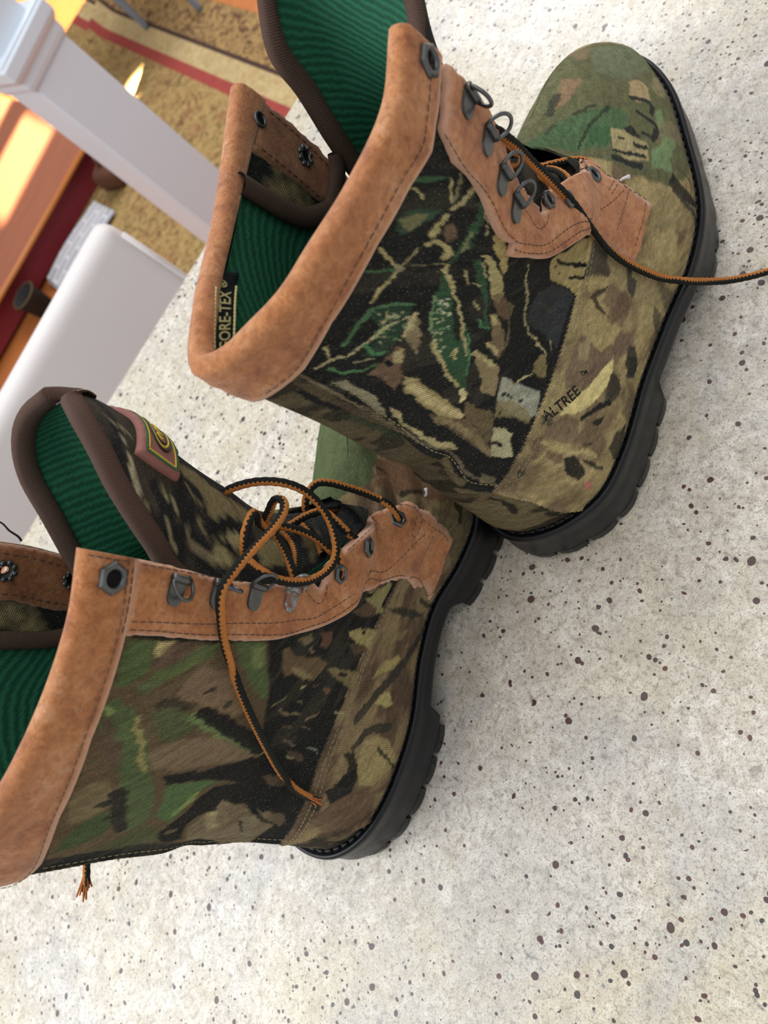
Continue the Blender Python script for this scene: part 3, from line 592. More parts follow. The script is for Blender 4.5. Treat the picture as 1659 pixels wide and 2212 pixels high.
def collar_band(b, S, vb, parent, top_h=.0022, inner=.93):
    """suede strip folded over the collar; vb = [(u, v)] lower edge"""
    vb = np.array(sorted(vb)); n = 360; u = np.linspace(-1, 1, n); lo = np.interp(u, vb[:, 0], vb[:, 1])
    prof = []
    K = 14
    for t in np.linspace(0, 1, K): prof.append(('o', t))
    rows = []; eds = []
    P0, N0 = S.at(u, lo, -.0008); rows.append(P0); eds.append(np.ones(n))
    rs = np.random.RandomState(b)
    for t in np.linspace(0, 1, K):
        v = lo+(.985-lo)*t; hgt = .0030+.0004*np.sin(np.pi*t)+.0007*(fbm(u*26, np.full(n, t*5.), 3)-.5)*2*min(1, t*4)
        rows.append(S.at(u, v, hgt)[0]); eds.append(np.full(n, max(0, 1-t*7)))
    Pt, Nt = S.at(u, np.ones(n), 0.); upv = S.raw(u, np.ones(n))-S.raw(u, np.full(n, .97)); upv /= np.linalg.norm(upv, axis=1, keepdims=True)
    for a in np.linspace(.25, math.pi-.25, 7):
        rows.append(Pt-upv*.0030-Nt*.0010+Nt*(.0038*math.cos(a))+upv*(.0030*math.sin(a))); eds.append(np.zeros(n))
    inn = np.interp(u, [-1, -.1, .05, .35, .6, 1], [.955, .965, .982, .984, .977, .966])
    for t in np.linspace(0, 1, 5):
        rows.append(S.at(u, .985-(.985-np.minimum(inn, .98))*t, -.0052)[0]); eds.append(np.full(n, max(0, t*5-4)))
    rows.append(S.at(u, inn, -.0035)[0]); eds.append(np.ones(n))
    P = np.array(rows); m = len(rows); F = grid_faces(m, n)[:, ::-1]
    cap = [tuple(i*n for i in range(m)), tuple(i*n+n-1 for i in range(m))[::-1]]
    F = [tuple(f) for f in F]+cap
    return mesh('collar_band', P, F, M['suede'], parent, True, np.zeros((m*n, 2)), {'edge': np.array(eds).ravel()})
def sole(b, S, parent):
    R0 = S.G[0][:-1]; n0 = len(R0)
    # smooth closed outline, resampled
    L = np.vstack([R0, R0[:1]]); n = 360; C = resample(L, n+1)[:-1]
    for _ in range(2): C = (np.roll(C, 1, 0)+2*C+np.roll(C, -1, 0))/4
    T = np.roll(C, -1, 0)-np.roll(C, 1, 0); T[:, 2] = 0; T /= np.linalg.norm(T, axis=1, keepdims=True)
    Nn = np.stack([T[:, 1], -T[:, 0], 0*T[:, 0]], 1)
    cen = C.mean(0)
    if np.mean(np.sum(Nn*(C-cen), 1)) < 0: Nn = -Nn
    zw = C[:, 2]-.001; x = C[:, 0]
    spring = .010*np.clip((x-.19)/.1, 0, 1)**2
    def step(e0, e1): 
        t = np.clip((x-e0)/(e1-e0), 0, 1); return t*t*(3-2*t)
    deep = np.maximum(1-step(.083, .087), step(.140, .150)); zb = .0175-deep*.0105+spring
    prof = [(-.006, zw+.001), (-.003, zw+.0035), (-.0004, zw+.0030), (.0004, zw+.0004), (.0022, zw+.0002), (.0030, zw+.0014), (.0042, zw+.0016), (.0052, zw+.0008), (.0056, zw-.0012), (.0050, zw-.0028), (.0050, zb*.45+zw*.55), (.0058+.0006*deep, zb+.002), (.0054, zb), (-.012, zb)]
    rows = []
    for dd, z in prof:
        P = C+Nn*np.broadcast_to(dd, (n,))[:, None]; P[:, 2] = z; rows.append(P)
    m = len(rows); V = np.vstack(rows); F = [tuple(f) for f in grid_faces(m, n, False, True)]+[tuple((m-1)*n+i for i in range(n))]
    o = mesh('outsole', V, F, M['rubber'], parent, True)
    o.data.polygons[-1].use_smooth = False
    bm = bmesh.new(); bm.from_mesh(o.data); bmesh.ops.recalc_face_normals(bm, faces=bm.faces); bm.to_mesh(o.data); bm.free()
    # tread lugs around the edge
    s = np.r_[0, np.cumsum(np.linalg.norm(np.diff(np.vstack([C, C[:1]]), axis=0), axis=1))]; tot = s[-1]
    def at(q, A): return np.array([np.interp(q % tot, s, np.r_[A[:, i], A[0, i]]) for i in range(3)])
    lugs = 0; q = .004; pitch = .0165
    while q < tot-.010:
        a, e = q+.0012, q+pitch-.0012; xm = at((a+e)/2, C)[0]; x0 = at(a, C)[0]; x1 = at(e, C)[0]
        if max(x0, x1) < .086 or min(x0, x1) > .146:
            mb = MB(); qs = np.linspace(a, e, 5); V = []; zsp = .010*np.clip((xm-.19)/.1, 0, 1)**2
            for k, qq in enumerate(qs):
                p = at(qq, C); nn = at(qq, Nn); nn /= np.linalg.norm(nn); bul = (.0060, .0068, .0070, .0068, .0060)[k]
                for dd, z in ((bul-.0012, .0095), (bul-.0006, .0060), (bul-.0010, 0.0006), (bul-.0016, 0), (-.013, 0), (-.013, .0090)):
                    w = p+nn*dd; w[2] = z+zsp; V.append(w)
            F = [tuple(f) for f in grid_faces(5, 6, False, True)]+[tuple(range(6)), tuple(24+i for i in range(6))[::-1]]
            mb.add(V, F).build('lug', M['rubber'], o)
            lugs += 1
        q += pitch
    mb = MB()
    for q in np.arange(0, tot-.004, .0052):
        a = at(q, C)+at(q, Nn)*.0013; e = at(q+.0038, C)+at(q+.0038, Nn)*.0013; a[2] += 0.0002; e[2] += .0002
        mb.add(*capsule(a, e, .0009, np.array([0, 0, 1.])))
    tag(mb.build('welt_stitching', M['rubber_thread'], o, True), kind='stuff')
    return o
def tongue(b, parent):
    K, ns = 60, 72
    P, N, flip = tongue_grid(b, K, ns); uv = metric_uv(P)
    f = grid_faces(K, ns)
    f0 = f[:, ::-1] if not flip else f
    o = mesh('tongue', P+N*.0014, f0[:, ::-1], M['camo'], parent, True, uv.reshape(-1, 2), {'print': print_at(uv[..., 0].ravel(), uv[..., 1].ravel(), b+1 if b == 2 else 4)})
    mesh('tongue_lining', P-N*.0014, f0[ns*17:], M['lining'], o, True, uv.reshape(-1, 2))
    # woven tape folded round the edge
    path = [(i, 0) for i in range(K)]+[(K-1, j) for j in range(1, ns)]+[(i, ns-1) for i in range(K-2, -1, -1)]
    E = np.array([P[i, j] for i, j in path]); En = np.array([N[i, j] for i, j in path])
    m = len(path); inn = np.zeros_like(E); wdt = .0064
    ctr = np.array([P[max(0, min(i, K-1-10)), ns//2] for i, j in path])
    for q, (i, j) in enumerate(path):                   # tape width measured along the tongue
        t = np.array([P[i, min(ns-1, j+6)]-P[i, j] if j < ns//2 else P[i, max(0, j-6)]-P[i, j]])[0]
        if i > K-8:
            t2 = P[max(0, i-8), ns//2]-P[i, j]; wgt = (i-(K-8))/7; t = t/max(np.linalg.norm(t), 1e-9)*(1-wgt)+t2/max(np.linalg.norm(t2), 1e-9)*wgt
        t = t-En[q]*(t@En[q]); inn[q] = t/max(np.linalg.norm(t), 1e-9)
    for _ in range(6): inn[1:-1] = (inn[:-2]+2*inn[1:-1]+inn[2:])/4
    rows = []
    for off, nn in ((wdt, .0016), (wdt*.95, .0024), (wdt*.5, .0027), (0, .0026), (-.0014, .0016), (-.0019, 0), (-.0014, -.0016), (0, -.0026), (wdt*.5, -.0027), (wdt*.95, -.0024), (wdt, -.0016)):
        rows.append(E+inn*off+En*nn)
    V = np.array(rows); sl = np.r_[0, np.cumsum(np.linalg.norm(np.diff(E, axis=0), axis=1))]
    uvb = np.stack(np.meshgrid(sl, np.linspace(0, .02, len(rows))), -1).reshape(-1, 2)
    bo = mesh('tongue_binding', V, grid_faces(len(rows), m)[:, ::-1], M['binding'], o, True, uvb)
    bm = bmesh.new(); bm.from_mesh(bo.data); bmesh.ops.recalc_face_normals(bm, faces=bm.faces); bm.to_mesh(bo.data); bm.free()
    mb = MB()
    for q in range(0, m-3, 3):
        for nn in (.0027, -.0027):
            p = E[q]+inn[q]*wdt*.72+En[q]*nn; e = E[q+2]+inn[q+2]*wdt*.72+En[q+2]*nn
            if np.linalg.norm(e-p) < .006: mb.add(*capsule(p, p+(e-p)*.8, .00028, En[q]*np.sign(nn)))
    tag(mb.build('binding_stitching', M['pale_thread'], o, True), kind='stuff')
    return o, P, N
def lace(name, pts, parent, r=.0017, flat=.78, ref=None, k=14):
    C = cr(np.array(pts, float), k=40); L = np.sum(np.linalg.norm(np.diff(C, axis=0), axis=1)); n = max(8, int(L/.0009)); C = resample(C, n)
    T, N, Bn = frames(C)
    sl = np.linspace(0, L, n); ph = np.zeros(n)
    if ref is not None:                      # the side that shows orange
        rf = np.array(ref, float); tt = np.linspace(0, 1, len(rf)); R = np.stack([np.interp(np.linspace(0, 1, n), tt, rf[:, i]) for i in range(3)], 1)
        N = R-T*np.sum(R*T, 1, keepdims=True); N /= np.maximum(np.linalg.norm(N, axis=1, keepdims=True), 1e-6); Bn = np.cross(T, N)
    a = np.arange(k+1)/k*2*np.pi
    rr = r*(1+.05*np.sin(sl*2*np.pi*260))[:, None]
    A = a[None]+0*ph[:, None]
    x = np.cos(A)*rr; y = np.sin(A)*rr*flat
    c, s = np.cos(ph)[:, None], np.sin(ph)[:, None]
    V = C[:, None]+N[:, None]*(x*c-y*s)[..., None]+Bn[:, None]*(x*s+y*c)[..., None]
    uv = np.stack(np.broadcast_arrays(sl[:, None], (a/(2*np.pi))[None]), -1)
    F = [tuple(f) for f in grid_faces(n, k+1)]+[tuple(range(k)), tuple((n-1)*(k+1)+i for i in range(k))[::-1]]
    return mesh(name, V.reshape(-1, 3), F, M['lace'], parent, True, uv.reshape(-1, 2))
def text_mesh(txt, size, shear=0., extrude=0.):
    c = bpy.data.curves.new('txt', 'FONT'); c.body = txt; c.size = size; c.shear = shear; c.offset = .018; c.resolution_u = 3
    o = bpy.data.objects.new('txt', c); COL.objects.link(o); dg = bpy.context.evaluated_depsgraph_get(); dg.update()
    me = o.evaluated_get(dg).to_mesh(); V = np.array([tuple(v.co) for v in me.vertices]); F = [tuple(p.vertices) for p in me.polygons]
    o.evaluated_get(dg).to_mesh_clear(); bpy.data.objects.remove(o); bpy.data.curves.remove(c)
    return V, F
def text_on(name, txt, S, quad, h, mat, parent, inward=False, bold=0.):
    """lettering laid in the (u, v) quad: bottom-left, bottom-right, top-right, top-left"""
    V, F = text_mesh(txt, 1.); lo, hi = V.min(0), V.max(0); t = (V-lo)/np.maximum(hi-lo, 1e-9); a, b = t[:, 0:1], t[:, 1:2]; q = np.array(quad)
    uv = (q[0]*(1-a)+q[1]*a)*(1-b)+(q[3]*(1-a)+q[2]*a)*b
    P, N = S.at(uv[:, 0], uv[:, 1]); return mesh(name, P+N*(-h if inward else h), F, mat, parent, False)
# ------------------------------------------------------------------ outlines on the boots, in (u, v) of their surfaces
EYE = {1: [(-1.0,.955),(-1.0,.934),(-1.0,.899),(-1.0,.868),(-1.0,.841),(-1.0,.81),(-.995,.785),(-.977,.761),(-.936,.734),(-.901,.719),(-.890,.709),(-.905,.700),(-.97,.712),(-1.0,.705),(-1.0,.649),(-.90,.545),(-0.845,0.525),(-0.789,0.460),(-0.682,0.328),(-0.613,0.232),(-0.524,0.241),(-0.506,0.244),(-0.538,0.310),(-0.567,0.370),(-0.593,0.433),(-0.613,0.515),(-0.684,0.591),(-0.690,0.656),(-0.731,0.705),(-0.744,0.761),(-0.789,0.770),(-0.794,0.864),(-0.782,0.920),(-.83,.948)],
 2: [(-1.0,.94),(-1.0,.929),(-1.0,.87),(-1.0,.836),(-1.0,.804),(-1.0,.784),(-1.0,.749),(-.999,.704),(-.972,.692),(-.909,.672),(-.934,.668),(-.998,.685),(-1.0,.675),(-1.0,.665),(-1.0,.643),(-.93,.55),(-0.877,0.504),(-0.841,0.400),(-0.757,0.330),(-0.708,0.290),(-0.623,0.204),(-0.570,0.088),(-0.546,0.092),(-0.475,0.044),(-0.512,0.201),(-0.608,0.332),(-0.661,0.398),(-0.688,0.540),(-0.743,0.626),(-0.819,0.692),(-0.839,0.740),(-0.843,0.795),(-0.839,0.849),(-0.825,0.931),(-.82,.935)]}
BAND = {1: [(-1,.963),(-.821,.958),(-.759,.952),(-.653,.955),(-.497,.951),(-.288,.935),(-.156,.910),(-.087,.906),(-.04,.905),(.1,.91),(.4,.935),(1,.95)],
 2: [(-1,.938),(-.81,.930),(-.583,.919),(-.365,.893),(-.195,.857),(-.1,.85),(0,.85),(.2,.87),(.6,.91),(1,.93)]}
SEAM = {1: [(0,.25),(.084,.282),(.141,.315),(.227,.349),(.327,.375),(.404,.393),(.508,.425),(.592,.462),(.72,.53),(1,.53)],
 2: [(0,.18),(.061,.225),(.143,.275),(.266,.333),(.355,.346),(.466,.347),(.553,.31),(.591,.285),(.64,.40),(.72,.53),(1,.53)]}
BACK = {1: [(0,.113),(.177,.09),(.277,.064),(.341,.045),(.448,.057),(.624,.082),(.723,.112),(.814,.142),(1,.132)],
 2: [(0,.132),(.178,.093),(.224,.053),(.313,.041),(.388,.044),(.421,.029),(.55,.05),(.692,.080),(.821,.10),(1,.11)]}
# ------------------------------------------------------------------ stitch lines, hardware, laces
STITCH = {
 1: [
  [(-0.768,0.767),(-0.746,0.712),(-0.724,0.668),(-0.727,0.634),(-0.727,0.604),(-0.695,0.571),(-0.615,0.497),(-0.602,0.454)],
  [(-0.795,0.777),(-0.787,0.736),(-0.762,0.681),(-0.776,0.655),(-0.777,0.628),(-0.707,0.555)],
  [(-0.656,0.467),(-0.665,0.385),(-0.675,0.336)],
  [(-0.712,0.378),(-0.695,0.420)],
  [(-0.697,0.366),(-0.680,0.399)],
  [(-0.781,0.479),(-0.716,0.377),(-0.675,0.331),(-0.631,0.264),(-0.611,0.241)],
  [(-0.666,0.324),(-0.627,0.340),(-0.585,0.354)],
  [(-0.621,0.256),(-0.584,0.258),(-0.538,0.267)],
  [(-0.919,0.791),(-0.896,0.762),(-0.858,0.740),(-0.835,0.716),(-0.851,0.702),(-0.894,0.704)],
  [(-0.814,0.948),(-0.779,0.907),(-0.806,0.844),(-0.798,0.770)],
 ],
 2: [
  [(-0.990,1.000),(-0.990,0.972),(-0.991,0.946)],
  [(-0.990,0.933),(-0.991,0.900),(-1.000,0.826),(-0.999,0.790)],
  [(-0.982,0.943),(-0.921,0.940),(-0.858,0.938),(-0.811,0.937)],
  [(-0.859,0.930),(-0.868,0.882),(-0.886,0.807),(-0.889,0.751),(-0.876,0.705),(-0.822,0.657),(-0.653,0.314),(-0.632,0.250)],
  [(-0.841,0.929),(-0.849,0.867),(-0.858,0.802),(-0.856,0.745),(-0.824,0.683),(-0.764,0.626),(-0.680,0.414),(-0.624,0.341),(-0.572,0.276)],
  [(-0.788,0.355),(-0.700,0.295),(-0.629,0.230),(-0.567,0.109)],
  [(-0.703,0.304),(-0.691,0.323),(-0.663,0.299),(-0.672,0.273)],
  [(-0.612,0.220),(-0.578,0.227),(-0.555,0.231)],
  [(-0.546,0.097),(-0.489,0.068),(-0.481,0.101),(-0.566,0.271)],
  [(-1.000,0.657),(-1.000,0.631),(-0.841,0.429)],
  [(-0.977,0.710),(-0.911,0.686),(-0.871,0.669),(-0.885,0.665),(-0.947,0.674)],
 ],
}
LACE = {
 1: [
  [(0.1077,-0.0400,0.1845),(0.1048,-0.0430,0.1849),(0.1035,-0.0460,0.1825),(0.1067,-0.0460,0.1725),(0.1107,-0.0450,0.1567),(0.1144,-0.0455,0.1380),(0.1162,-0.0467,0.1225),(0.1164,-0.0476,0.1066),(0.1144,-0.0505,0.0934),(0.1165,-0.0533,0.0786),(0.1204,-0.0578,0.0618),(0.1256,-0.0613,0.0475),(0.1283,-0.0674,0.0400),(0.1357,-0.0734,0.0260),(0.1436,-0.0801,0.0130),(0.1501,-0.0905,0.0060),(0.1550,-0.0999,0.0035),(0.1611,-0.1132,0.0035)],
  [(0.1105,-0.0370,0.1747),(0.1122,-0.0360,0.1707),(0.1174,-0.0330,0.1618),(0.1216,-0.0310,0.1520),(0.1222,-0.0310,0.1485),(0.1192,-0.0320,0.1494),(0.1122,-0.0350,0.1571),(0.1058,-0.0380,0.1659)],
  [(0.1570,-0.0335,0.0871),(0.1553,-0.0350,0.0931),(0.1579,-0.0340,0.0949),(0.1597,-0.0310,0.0963),(0.1592,-0.0270,0.0985),(0.1535,-0.0220,0.1051),(0.1489,-0.0160,0.1098),(0.1448,-0.0100,0.1147),(0.1452,-0.0020,0.1156)],
  [(0.1336,-0.0140,0.1308),(0.1313,-0.0210,0.1301),(0.1275,-0.0290,0.1313),(0.1239,-0.0360,0.1308),(0.1204,-0.0395,0.1306),(0.1166,-0.0405,0.1308),(0.1149,-0.0390,0.1293)],
  [(0.1525,-0.0080,0.1047),(0.1521,-0.0140,0.1046),(0.1487,-0.0210,0.1080),(0.1439,-0.0280,0.1111),(0.1378,-0.0345,0.1133),(0.1315,-0.0385,0.1153),(0.1280,-0.0380,0.1130)],
  [(0.1239,-0.0220,0.1393),(0.1182,-0.0280,0.1420),(0.1111,-0.0330,0.1471),(0.1035,-0.0370,0.1533),(0.0993,-0.0390,0.1567)],
  [(0.1388,-0.0120,0.1204),(0.1303,-0.0200,0.1239),(0.1219,-0.0270,0.1276),(0.1161,-0.0310,0.1271)],
 ],
 2: [
  [(0.1448,-0.0220,0.1456),(0.1453,-0.0260,0.1549),(0.1498,-0.0330,0.1609),(0.1523,-0.0370,0.1642),(0.1539,-0.0400,0.1653),(0.1531,-0.0430,0.1648),(0.1496,-0.0460,0.1660),(0.1441,-0.0480,0.1690),(0.1387,-0.0495,0.1731),(0.1329,-0.0510,0.1781),(0.1248,-0.0525,0.1842),(0.1200,-0.0535,0.1875),(0.1158,-0.0545,0.1901),(0.1115,-0.0545,0.1900),(0.1055,-0.0545,0.1871),(0.0963,-0.0515,0.1786),(0.0889,-0.0515,0.1719),(0.0805,-0.0510,0.1631),(0.0699,-0.0489,0.1493),(0.0584,-0.0443,0.1312),(0.0492,-0.0404,0.1157),(0.0426,-0.0387,0.1032),(0.0395,-0.0383,0.0943),(0.0372,-0.0383,0.0852)],
  [(0.1496,-0.0040,0.1640),(0.1519,-0.0080,0.1653),(0.1545,-0.0120,0.1653),(0.1588,-0.0180,0.1620),(0.1615,-0.0240,0.1581),(0.1628,-0.0300,0.1535),(0.1622,-0.0350,0.1469),(0.1590,-0.0390,0.1409),(0.1539,-0.0430,0.1363),(0.1480,-0.0465,0.1342),(0.1426,-0.0490,0.1336),(0.1373,-0.0505,0.1350),(0.1321,-0.0515,0.1394),(0.1275,-0.0525,0.1471),(0.1249,-0.0530,0.1547),(0.1237,-0.0530,0.1621),(0.1238,-0.0525,0.1680),(0.1247,-0.0505,0.1715),(0.1261,-0.0455,0.1714),(0.1279,-0.0400,0.1715)],
  [(0.1288,-0.0380,0.1705),(0.1317,-0.0410,0.1749),(0.1357,-0.0430,0.1781),(0.1401,-0.0430,0.1784),(0.1444,-0.0410,0.1759),(0.1451,-0.0370,0.1701),(0.1433,-0.0330,0.1641),(0.1423,-0.0310,0.1576),(0.1417,-0.0310,0.1527),(0.1389,-0.0340,0.1506),(0.1345,-0.0390,0.1498),(0.1293,-0.0445,0.1499),(0.1264,-0.0460,0.1487)],
  [(0.1686,-0.0330,0.0757),(0.1698,-0.0365,0.0833),(0.1722,-0.0375,0.0895),(0.1741,-0.0360,0.0939),(0.1751,-0.0310,0.1020),(0.1745,-0.0260,0.1133),(0.1735,-0.0220,0.1211),(0.1714,-0.0190,0.1256),(0.1669,-0.0180,0.1279),(0.1615,-0.0180,0.1279),(0.1580,-0.0180,0.1256),(0.1585,-0.0160,0.1177)],
  [(0.1470,-0.0100,0.1284),(0.1501,-0.0140,0.1283),(0.1554,-0.0200,0.1272),(0.1587,-0.0260,0.1265),(0.1586,-0.0310,0.1268),(0.1569,-0.0345,0.1245),(0.1538,-0.0385,0.1199),(0.1515,-0.0405,0.1125),(0.1497,-0.0405,0.1035),(0.1497,-0.0370,0.0964)],
  [(0.1633,-0.0120,0.1086),(0.1691,-0.0060,0.0898),(0.1737,0.0000,0.0689),(0.1760,0.0060,0.0516)],
  [(0.1465,-0.0180,0.1423),(0.1473,-0.0240,0.1385),(0.1473,-0.0290,0.1333),(0.1458,-0.0340,0.1289),(0.1431,-0.0380,0.1246),(0.1420,-0.0370,0.1203)],
  [(0.1534,-0.0120,0.1191),(0.1501,-0.0180,0.1186),(0.1463,-0.0240,0.1183),(0.1413,-0.0300,0.1199)],
  [(0.1456,-0.0180,0.1354),(0.1424,-0.0250,0.1358),(0.1380,-0.0320,0.1382),(0.1334,-0.0380,0.1420),(0.1285,-0.0430,0.1456)],
  [(0.1477,-0.0360,0.1219),(0.1438,-0.0415,0.1243),(0.1405,-0.0450,0.1253),(0.1372,-0.0455,0.1240),(0.1339,-0.0410,0.1172)],
 ],
}
